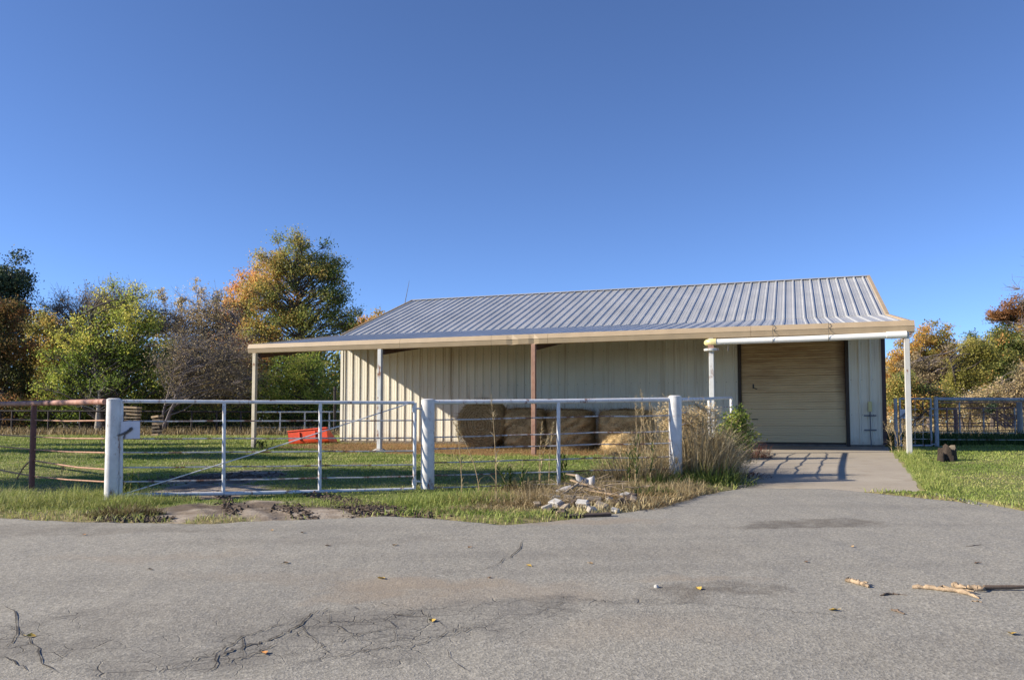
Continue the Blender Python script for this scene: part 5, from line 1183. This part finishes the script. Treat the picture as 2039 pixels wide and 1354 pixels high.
# ================================================================== BUSHES AND TREES
def rand_unit(r, n):
    v = r.normal(size=(n, 3)); return v / np.linalg.norm(v, axis=1, keepdims=True)
def leaf_quads(C, size, r, tint):
    n = len(C); u = rand_unit(r, n); v = np.cross(u, rand_unit(r, n)); v /= np.linalg.norm(v, axis=1, keepdims=True) + 1e-9
    s = size * r.uniform(.6, 1.35, (n, 1)); w = s * .55
    V = np.stack([C - u * s * .5, C + v * w * .5, C + u * s * .5, C - v * w * .5], 1).reshape(-1, 3)
    i = np.arange(n)[:, None] * 4
    return V, (i + np.array([0, 1, 2, 3])), np.repeat(tint, 4)
def limbs_mesh(segs, n=5):
    """segs: list of (points(k,3), radii(k)) -> tubes in one mesh"""
    Vs = []; Fs = []; b = 0
    groups = {}
    for p, rd in segs: groups.setdefault(len(p), []).append((p, rd))
    for k, L in groups.items():
        Pn = np.array([p for p, _ in L], float); Rd = np.array([rd for _, rd in L], float); m = len(Pn)
        D = np.gradient(Pn, axis=1); D /= np.linalg.norm(D, axis=2, keepdims=True) + 1e-9
        ref = np.where(np.abs(D[:, :, 2:3]) > .9, np.array([1., 0, 0]), np.array([0, 0, 1.])); sd = np.cross(D, ref); sd /= np.linalg.norm(sd, axis=2, keepdims=True) + 1e-9; up = np.cross(D, sd)
        a = np.linspace(0, 2 * np.pi, n, endpoint=False)
        ring = Pn[:, :, None] + (sd[:, :, None] * np.cos(a)[None, None, :, None] + up[:, :, None] * np.sin(a)[None, None, :, None]) * Rd[:, :, None, None]
        idx = b + np.arange(m * k * n).reshape(m, k, n)
        q = np.stack([idx[:, :-1], np.roll(idx[:, :-1], -1, 2), np.roll(idx[:, 1:], -1, 2), idx[:, 1:]], -1).reshape(-1, 4)
        Vs.append(ring.reshape(-1, 3)); Fs.append(q); b += m * k * n
    return np.vstack(Vs), np.vstack(Fs)
def bez(p0, p1, p2, k):
    t = np.linspace(0, 1, k)[:, None]; return p0 * (1 - t) ** 2 + 2 * p1 * t * (1 - t) + p2 * t * t
def tree(name, cat, label, px, pbase, Y, lobes, mat, seed, nclus=110, per=110, size=.15, bark='bark', tr=.16, spread=.5, twigs=5, tintm=.5, tints=.22, group=None, trunk_top=.8, upright=0.0, tintfn=None, nstem=1, xy=None, shell=.55, lim=1.0):
    """lobes: list of (px, py_center, half width px, half height px) measured on the photo at depth Y"""
    r = np.random.default_rng(seed)
    if xy is None: b = at(px, pbase, Y)
    else: b = np.array([*xy, 0.])
    b[2] = float(ground_z(b[0], b[1])); s = Y / F
    o = empty(name, tuple(b)); tag(o, label, cat, group)
    C = []; wts = np.array([l[2] * l[3] for l in lobes], float); wts /= wts.sum()
    for l, wt in zip(lobes, wts):
        c = at(l[0], l[1], Y) - b if xy is None else np.array([l[0], 0, l[1]]); rx, rz = (l[2] * s, l[3] * s) if xy is None else (l[2], l[3]); k = max(3, int(nclus * wt))
        d = rand_unit(r, k) * (r.random((k, 1)) ** shell); ry = (rx + rz) / 2 * (.8 if xy is None else .6)
        C.append(c + d * np.array([rx, ry, rz]) * .92)
    C = np.vstack(C); C = C[C[:, 2] > .15]; ztop = C[:, 2].max(); segs = []
    stems = []
    cm = C.mean(0)
    for i in range(nstem):
        off = np.array([r.normal() * .5, r.normal() * .5, 0]) * (nstem > 1)
        tp = np.array([cm[0] * .9 + off[0] * ztop * .4, cm[1] + off[1] * .8, ztop * trunk_top]); k = 10; t = np.linspace(0, 1, k)
        st = off[None] * .5 + (tp - off * .5)[None] * t[:, None]; wob_ = np.cumsum(r.normal(size=(k, 3)) * .035 * ztop / k ** .5 * .6, 0) * np.array([1, 1, .2]); st = st + wob_ - wob_[0]
        st[0, 2] = -.15; stems.append(st); segs.append((st, tr * (1 - .85 * t) / nstem ** .4 * (1 + .5 * np.exp(-t * 14))))
    for c in C:
        st = stems[r.integers(nstem)]; zt = max(.08 * ztop, c[2] - (.25 + .35 * r.random()) * max(.6, np.hypot(*(c - cm)[:2]) + .12 * ztop)); zz = np.interp(zt, st[:, 2], np.arange(len(st)))
        i = int(zz); f = zz - i; a = st[i] * (1 - f) + st[min(i + 1, len(st) - 1)] * f
        mid = (a + c) / 2 + np.array([r.normal(), r.normal(), .6 + r.random()]) * .1 * np.linalg.norm(c - a); ln = np.linalg.norm(c - a)
        k = 6; p = bez(a, mid, c, k); p[1:-1] += r.normal(size=(k - 2, 3)) * .03 * ln; segs.append((p, np.linspace(min(tr * .36, .02 + .012 * ln), .008, k) * lim))
        for _ in range(twigs):
            e = c + rand_unit(r, 1)[0] * spread * r.uniform(.6, 1.7) + np.array([0, 0, (.1 + upright) * spread * 2]); segs.append((np.stack([p[-2], (p[-1] + e) / 2 + r.normal(size=3) * .05, e]), [.011 * lim, .008 * lim, .004 * lim]))
    V, Fq = limbs_mesh(segs, 5); link('trunk', np_mesh('trunk', V, Fq, M[bark], None, True), o)
    per = int(per * 1.55); n = len(C) * per
    if per:
        ci = np.repeat(np.arange(len(C)), per); g = r.normal(size=(n, 3)) * spread * np.array([.62, .62, .48 + upright]); g[:, 2] -= 0
        ct = np.clip(r.normal(tintm, tints, len(C)), 0, 1)
        if tintfn is not None: ct = np.clip(ct + tintfn(C), 0, 1)
        L = C[ci] + g; keep = (L[:, 2] > .03); tt_ = np.clip(ct[ci] + r.normal(size=n) * .12, 0, 1)
        V, Q, t = leaf_quads(L[keep], size * 1.0, r, tt_[keep]); link('crown', np_mesh('crown', V, Q, mat, {'tint': t}), o)
    return o
LM = {
 'olive': leafmat('leaf_olive', [(0, (0.070, 0.109, 0.030)), (.3, (0.171, 0.221, 0.055)), (.55, (0.342, 0.342, 0.095)), (.8, (0.560, 0.442, 0.129)), (1, (0.716, 0.384, 0.129))], .48),
 'green': leafmat('leaf_yellowgreen', [(0, (0.061, 0.101, 0.025)), (.35, (0.172, 0.250, 0.048)), (.7, (0.383, 0.440, 0.078)), (1, (0.600, 0.543, 0.129))], .5),
 'dark': leafmat('leaf_dark_green', [(0, (0.022, 0.034, 0.024)), (.6, (0.046, 0.076, 0.041)), (1, (0.101, 0.130, 0.053))], .15),
 'rust': leafmat('leaf_rust', [(0, (0.081, 0.098, 0.034)), (.3, (0.172, 0.132, 0.046)), (.6, (0.287, 0.144, 0.057)), (1, (0.391, 0.196, 0.081))], .48),
 'orange': leafmat('leaf_orange', [(0, (0.261, 0.261, 0.064)), (.35, (0.598, 0.383, 0.109)), (.7, (0.800, 0.404, 0.130)), (1, (0.800, 0.511, 0.215))], .48),
 'tan': leafmat('leaf_tan', [(0, (0.201, 0.201, 0.082)), (.4, (0.481, 0.382, 0.205)), (.75, (0.719, 0.564, 0.328)), (1, (0.800, 0.684, 0.447))], .42),
 'yellow': leafmat('leaf_yellow', [(0, (0.127, 0.144, 0.034)), (.5, (0.287, 0.270, 0.063)), (1, (0.425, 0.368, 0.103))], .5),
 'grey': leafmat('leaf_greyed', [(0, (0.127, 0.109, 0.057)), (.5, (0.265, 0.213, 0.115)), (1, (0.391, 0.310, 0.184))], .4)}
BT = 'trees behind the left back fence'; BRT = 'trees beyond the right fences'
tree('evergreen_tree', 'tree', 'nearly black green tree rising highest at the far left edge', 10, 866, 60, [(5, 560, 75, 65), (40, 640, 55, 60), (-40, 650, 90, 110), (0, 610, 60, 80)], LM['dark'], 1, 120, 170, .20, tr=.3, spread=.65, group=BT)
tree('oak_tree', 'tree', 'rust red leaved tree in front of the dark one at the left edge', 15, 866, 51, [(5, 640, 65, 70), (25, 720, 75, 80), (-40, 700, 80, 90), (30, 790, 70, 45)], LM['rust'], 2, 130, 120, .15, tr=.2, group=BT, spread=.5, tintm=.28, tints=.3)
tree('bare_tree', 'tree', 'thin leafless grey tree behind the green one at the left', 130, 866, 60, [(150, 660, 60, 70), (115, 620, 45, 50), (200, 610, 60, 40)], LM['grey'], 3, 110, 24, .13, bark='bark_grey', tr=.14, twigs=16, spread=.8, group=BT)
tree('hackberry_tree', 'tree', 'broad yellow green tree with a domed top left of the gate', 215, 868, 49, [(230, 640, 95, 85), (160, 700, 75, 70), (290, 710, 80, 80), (215, 760, 130, 60), (130, 770, 60, 50)], LM['green'], 4, 200, 105, .135, tr=.2, nstem=3, group=BT, tintm=.5, tints=.2, twigs=12, tintfn=lambda C: np.where(C[:, 2] > 5.2, .3, 0.))
tree('bare_tree', 'tree', 'fine brown twiggy crown on top of the broad yellow green tree', 240, 866, 54, [(240, 600, 85, 42), (310, 640, 55, 45)], LM['grey'], 5, 90, 40, .11, bark='bark_grey', tr=.13, twigs=10, spread=.6, group=BT)
tree('poplar_tree', 'tree', 'straw yellow tree with upright shoots in the middle of the left trees', 395, 866, 56, [(395, 640, 60, 75), (345, 660, 45, 60), (440, 650, 55, 70), (395, 735, 85, 60)], LM['tan'], 6, 140, 55, .12, bark='bark_grey', tr=.13, nstem=4, upright=.35, twigs=9, spread=.55, group=BT, tintm=.45)
for i, (px, py, hh, lb) in enumerate(((322, 566, 50, 'leftmost upright leafy shoot above the broad green tree'), (398, 552, 60, 'tallest upright leafy shoot of the straw yellow tree'), (362, 570, 45, 'upright leafy shoot between the two taller ones'), (428, 575, 40, 'upright leafy shoot touching the orange tree'))):
    tree('poplar_sapling', 'tree', lb, px, 866, 57, [(px, py + hh * .6, 9, hh * .8), (px - 4, py + hh * 1.6, 14, hh * .7)], LM['tan'], 60 + i, 16, 30, .14, bark='bark_grey', tr=.07, spread=.22, twigs=3, group='upright shoots', tintm=.4, trunk_top=.97)
tree('fallen_tree', 'tree', 'grey leafless tree with long branches arching to the right', 330, 868, 47, [(400, 690, 90, 50), (450, 700, 70, 60), (370, 740, 90, 60), (480, 740, 70, 60)], LM['grey'], 7, 120, 34, .11, bark='bark_grey', tr=.17, twigs=16, spread=.8, nstem=3, lim=.62, group=BT, trunk_top=.7, tintm=.6)
tree('maple_tree', 'tree', 'orange leaved tree left of the tallest tree', 490, 866, 64, [(480, 610, 55, 60), (520, 570, 50, 50), (450, 650, 50, 60), (500, 690, 70, 60)], LM['orange'], 8, 140, 110, .17, tr=.2, group=BT, tintm=.6, tints=.25)
tree('elm_tree', 'tree', 'tallest tree of all with an open olive and gold crown', 608, 868, 55, [(600, 515, 78, 55), (550, 535, 55, 50), (655, 540, 55, 48), (660, 580, 50, 55), (530, 590, 60, 60), (575, 630, 95, 65), (670, 640, 55, 70), (610, 710, 95, 55), (530, 680, 60, 60)], LM['olive'], 9, 270, 120, .14, tr=.36, group=BT, spread=.5, twigs=10, tintm=.55, tints=.18, tintfn=lambda C: np.clip(-C[:, 0] * .07, -.25, .3))
tree('shrub_tree', 'tree', 'low yellow green bushy tree below the tallest one', 600, 868, 51, [(560, 780, 70, 60), (640, 790, 50, 60), (600, 740, 60, 45)], LM['green'], 10, 110, 100, .13, tr=.1, nstem=3, group=BT, tintm=.55)
tree('oak_tree', 'tree', 'tan orange tree showing over the left end of the barn roof', 745, 866, 78, [(750, 640, 40, 38), (720, 680, 45, 50), (780, 690, 60, 50)], LM['orange'], 11, 70, 110, .2, tr=.2, group=BT, tintm=.35, tints=.15)
tree('shrub_tree', 'tree', 'brownish thicket behind the grey arching branches', 440, 868, 53, [(440, 770, 95, 60), (370, 800, 80, 45), (510, 800, 60, 45)], LM['grey'], 12, 150, 80, .13, tr=.09, nstem=5, group=BT, twigs=9, bark='bark_grey')
tree('shrub', 'shrub', 'dark green shrub under the broad tree at the back fence', 200, 868, 50, [(150, 820, 60, 35), (250, 815, 60, 40), (90, 825, 60, 35)], LM['green'], 13, 100, 80, .12, tr=.06, nstem=4, group='shrubs along the back fence', tintm=.3)
tree('shrub', 'shrub', 'rust and olive shrub behind the rusty fence at the far left', 40, 868, 50, [(20, 820, 60, 38), (70, 820, 40, 38), (-60, 815, 60, 40)], LM['rust'], 14, 90, 80, .12, tr=.06, nstem=4, group='shrubs along the back fence', tintm=.35)
tree('shrub', 'shrub', 'yellowish shrub behind the middle of the gate', 400, 868, 51, [(350, 830, 60, 30), (430, 830, 60, 30), (490, 830, 40, 30)], LM['olive'], 15, 90, 70, .12, tr=.06, nstem=4, group='shrubs along the back fence', tintm=.4)
tree('shrub', 'shrub', 'dark shrub behind the white back fence', 600, 868, 51, [(560, 835, 50, 28), (640, 835, 50, 28)], LM['olive'], 16, 70, 70, .12, tr=.06, nstem=4, group='shrubs along the back fence', tintm=.2)
tree('bare_tree', 'tree', 'pale sunlit trunk with bare limbs just left of the gate post', 195, 866, 48, [(190, 800, 30, 50), (215, 770, 35, 40)], LM['grey'], 17, 14, 4, .1, bark='bark_pale', tr=.22, twigs=4, spread=.5, group=BT)
tree('hackberry_tree', 'tree', 'olive gold tree filling the gap between the dark tree and the broad green one', 100, 866, 57, [(92, 715, 48, 75), (70, 790, 50, 50), (125, 680, 40, 60), (85, 650, 30, 40)], LM['olive'], 18, 130, 100, .14, tr=.16, group=BT, tintm=.6, twigs=8)
tree('maple_tree', 'tree', 'gold and orange tree behind the grey arching branches', 440, 866, 63, [(430, 720, 70, 60), (370, 740, 60, 60), (520, 740, 50, 60)], LM['orange'], 19, 110, 80, .16, tr=.16, group=BT, tintm=.35, tints=.25, twigs=8)
tree('shrub', 'shrub', 'gold shrub between the dark shrub and the yellowish one at the back fence', 300, 868, 50, [(300, 820, 50, 36), (330, 790, 35, 30)], LM['yellow'], 20, 70, 60, .12, tr=.05, nstem=4, group='shrubs along the back fence', tintm=.25)
# right side
tree('oak_tree', 'tree', 'rounded tan gold tree right beside the barn roof end', 1850, 866, 80, [(1860, 680, 45, 45), (1820, 700, 40, 45), (1880, 720, 45, 40), (1790, 740, 40, 45)], LM['orange'], 21, 120, 110, .19, tr=.25, group=BRT, tintm=.22, tints=.14, bark='bark_grey')
tree('bare_tree', 'tree', 'grey brown twiggy tree below the tan gold one', 1850, 868, 70, [(1840, 740, 60, 50), (1900, 730, 50, 50), (1800, 780, 40, 40)], LM['grey'], 22, 130, 75, .15, tr=.2, twigs=8, bark='bark_grey', group=BRT, nstem=2)
tree('elm_tree', 'tree', 'bright yellow leaved tree over the right corral panel', 1925, 868, 58, [(1920, 740, 34, 45), (1950, 710, 35, 45), (1905, 780, 25, 30)], LM['yellow'], 23, 75, 110, .15, tr=.14, group=BRT, tintm=.5, nstem=2)
tree('elm_tree', 'tree', 'mid green and yellow tree below the orange oak at the right', 1975, 868, 62, [(1970, 700, 45, 55), (2010, 690, 50, 50), (1990, 760, 60, 45)], LM['olive'], 24, 130, 100, .15, tr=.18, group=BRT, tintm=.45)
tree('oak_tree', 'tree', 'orange brown oak at the far right edge', 2020, 868, 72, [(1995, 630, 42, 30), (2035, 620, 45, 40), (2080, 650, 60, 60), (2030, 680, 60, 40)], LM['rust'], 25, 120, 120, .18, tr=.25, group=BRT, tintm=.6, tints=.25)
tree('bare_tree', 'tree', 'leafless tree reaching in from the far right edge', 2085, 868, 44, [(2060, 570, 40, 65), (2090, 620, 50, 60), (2050, 650, 25, 40)], LM['grey'], 26, 46, 5, .11, bark='bark_grey', tr=.14, twigs=12, spread=.6, group=BRT, trunk_top=.9)
tree('hackberry_tree', 'tree', 'olive gold tree filling the skyline left of the orange oak', 1955, 868, 66, [(1955, 700, 42, 42), (1985, 740, 50, 45), (2030, 740, 50, 60)], LM['olive'], 36, 120, 100, .15, tr=.16, group=BRT, tintm=.62, twigs=9)
tree('shrub_tree', 'tree', 'tan thicket behind the right fences', 2010, 868, 56, [(2000, 790, 60, 40), (2060, 770, 70, 55), (1950, 800, 50, 30)], LM['tan'], 27, 140, 80, .13, tr=.08, nstem=5, bark='bark_grey', twigs=8, group=BRT, tintm=.4)
tree('shrub_tree', 'tree', 'yellow olive thicket seen between the barn and the right lean-to post', 1800, 868, 55, [(1790, 780, 40, 45), (1830, 800, 45, 35), (1875, 800, 40, 35)], LM['olive'], 28, 120, 90, .13, tr=.08, nstem=4, group=BRT, tintm=.6)
tree('cedar_shrub', 'shrub', 'small dark green bush in the tan meadow at the right', 1975, 866, 50, [(1975, 812, 12, 10)], LM['dark'], 29, 10, 90, .1, tr=.04, spread=.16, twigs=3, group='meadow bushes')
# green vine and bush at the lean-to post left of the door
tree('dry_bush', 'shrub', 'pale dried bush with fine leaves crowning the big weed clump', 0, 0, 14, [(0, .75, .55, .42), (.3, 1.05, .35, .3), (-.2, 1.0, .3, .35), (.55, .55, .4, .35)], LM['tan'], 70, 90, 60, .032, bark='dry_stem', tr=.02, spread=.13, twigs=6, nstem=6, lim=.28, group='dense weeds round the third pipe post', tintm=.65, xy=(3.0, 14.2))
tree('dry_bush', 'shrub', 'brownish dried bush sloping from the weed clump towards the concrete', 0, 0, 14, [(0, .4, .5, .35), (.35, .3, .4, .25)], LM['tan'], 71, 60, 60, .032, bark='dry_stem', tr=.015, spread=.12, twigs=6, nstem=6, lim=.28, group='dense weeds round the third pipe post', tintm=.4, xy=(3.35, 14.0))
tree('shrub', 'shrub', 'green leafy bush beside the lean-to post left of the door', 0, 0, 19.0, [(-.1, .55, .5, .5), (.1, .95, .32, .42), (.25, .6, .3, .45)], LM['green'], 30, 60, 42, .065, tr=.025, spread=.16, twigs=3, nstem=4, lim=.4, group='shrubs by the door', tintm=.35, xy=(5.0, 18.6))
# trees outside the frame on the left whose shadows cross the lawn
tree('oak_tree', 'tree', 'shade tree standing left of the driveway', 0, 0, 13, [(0, 7.0, 3.6, 2.4), (2.5, 6.4, 2.5, 1.8), (-2.5, 7.6, 2.5, 2)], LM['olive'], 31, 120, 70, .22, tr=.28, spread=.6, twigs=4, group='shade trees left of the yard', xy=(-18.5, 12.9))
tree('oak_tree', 'tree', 'second shade tree standing farther back left of the yard', 0, 0, 13, [(0, 7.5, 3.2, 2.2), (2.2, 6.6, 2.2, 1.6)], LM['olive'], 32, 90, 60, .22, tr=.28, spread=.6, twigs=4, group='shade trees left of the yard', xy=(-27, 22.5))

for i, (x, y, cr, lb) in enumerate(((-19.5, 19.6, 1.3, 'slender third shade tree left of the yard'), (-25.0, 27.5, 1.7, 'fourth shade tree near the back left corner of the yard'))):
    tree('oak_tree', 'tree', lb, 0, 0, 13, [(0, 5.6, cr * 1.5, cr), (1.5, 4.8, cr, cr * .7)], LM['olive'], 33 + i, 50, 40, .22, tr=.2, spread=.5, twigs=4, group='shade trees left of the yard', xy=(x, y))
# soil clods thrown up by tyres, and dead twigs heaped in the rubbish pile
def clods(specs):
    Vs = []; Ts = []; b = 0; oct_ = np.array([[1, 0, 0], [-1, 0, 0], [0, 1, 0], [0, -1, 0], [0, 0, 1], [0, 0, -1.]]); of = np.array([[0, 2, 4], [2, 1, 4], [1, 3, 4], [3, 0, 4], [2, 0, 5], [1, 2, 5], [3, 1, 5], [0, 3, 5]])
    for (p, q, wd, n) in specs:
        p, q = hit(*p)[:2], hit(*q)[:2]; t = rng.random(n)[:, None]; c = p + (q - p) * t + rng.normal(size=(n, 2)) * wd; c = c[grass_ok(c[:, 0], c[:, 1])]; n = len(c); sz = .008 + .03 * rng.random(n) ** 3
        v = oct_[None] * (sz[:, None, None] * rng.uniform(.5, 1.3, (n, 6, 1))) * np.array([1.3, 1.1, .7]); ang = rng.uniform(0, 6.28, n); ca, sa = np.cos(ang)[:, None], np.sin(ang)[:, None]
        v = np.stack([v[..., 0] * ca - v[..., 1] * sa, v[..., 0] * sa + v[..., 1] * ca, v[..., 2]], -1); v += np.concatenate([c, (ground_z(c[:, 0], c[:, 1]) + sz * .3)[:, None]], 1)[:, None]
        Vs.append(v.reshape(-1, 3)); Ts.append((of[None] + (b + np.arange(n) * 6)[:, None, None]).reshape(-1, 3)); b += n * 6
    return np.vstack(Vs), np.vstack(Ts)
V, T = clods([((620, 990), (860, 1034), .09, 700), ((600, 985), (790, 1034), .07, 500), ((430, 985), (470, 1030), .06, 260), ((690, 1005), (740, 1036), .12, 400), ((200, 1036), (330, 1040), .07, 420), ((560, 1012), (620, 1036), .1, 220), ((300, 965), (520, 950), .4, 700)])
o = link('soil_clods', np_mesh('soil_clods', V, T, plain('wet_clod', (.085, .06, .042), .95, .4, 20))); tag(o, 'dark clods of soil thrown up along the tyre tracks', None, None, 'stuff')
sg = []; r = np.random.default_rng(8)
for k in range(95):
    p = hit(r.normal(1180, 46), r.normal(1000, 12)); L_ = r.uniform(.12, .6); a = r.uniform(0, 6.28); z = float(ground_z(p[0], p[1])) + r.random() ** 2 * .18; d = np.array([math.cos(a), math.sin(a) * .7, r.normal() * .22]) * L_ / 2
    if p[1] < y_edge(p[0]) + .05: continue
    c = np.array([p[0], p[1], z + .03]); sg.append((np.stack([c - d, c + r.normal(size=3) * .02, c + d]), np.array([1, .9, .5]) * r.uniform(.003, .009)))
V, Fq = limbs_mesh(sg, 4); o = link('brush_pile', np_mesh('brush_pile', V, Fq, plain('grey_twig', (.25, .20, .145), .9, .5, 8), None, True)); tag(o, 'dead grey twigs heaped in the rubbish pile', None, None, 'stuff')
# far wood closing the horizon behind the nearer trees
def far_wood(x0, x1, y0, y1, n, hmax, mat, tint, label, size=.42):
    x = rng.uniform(x0, x1, n); y = rng.uniform(y0, y1, n); top = hmax * (.45 + .75 * fbm(x * .16, y * .1 + 3)); z = top * rng.random(n) ** .75
    V, Q, t = leaf_quads(np.stack([x, y, gz(x, y) + z], -1), size, rng, np.clip(tint + .5 * (fbm(x * .3, y * .3) - .5) + rng.normal(size=n) * .15, 0, 1))
    o = link('far_wood', np_mesh('far_wood', V, Q, mat, {'tint': t})); tag(o, label, None, None, 'stuff')
far_wood(-95, -4, 86, 108, 60000, 10.5, LM['olive'], .4, 'far wood behind the left trees', .5)
far_wood(-70, -8, 60, 70, 26000, 3.6, LM['grey'], .35, 'tangled brush behind the left back fence', .26)
far_wood(35, 110, 96, 124, 60000, 10.5, LM['tan'], .35, 'far wood beyond the right meadow', .5)
far_wood(24, 70, 62, 76, 26000, 3.4, LM['tan'], .45, 'tan brush at the back of the right meadow', .26)
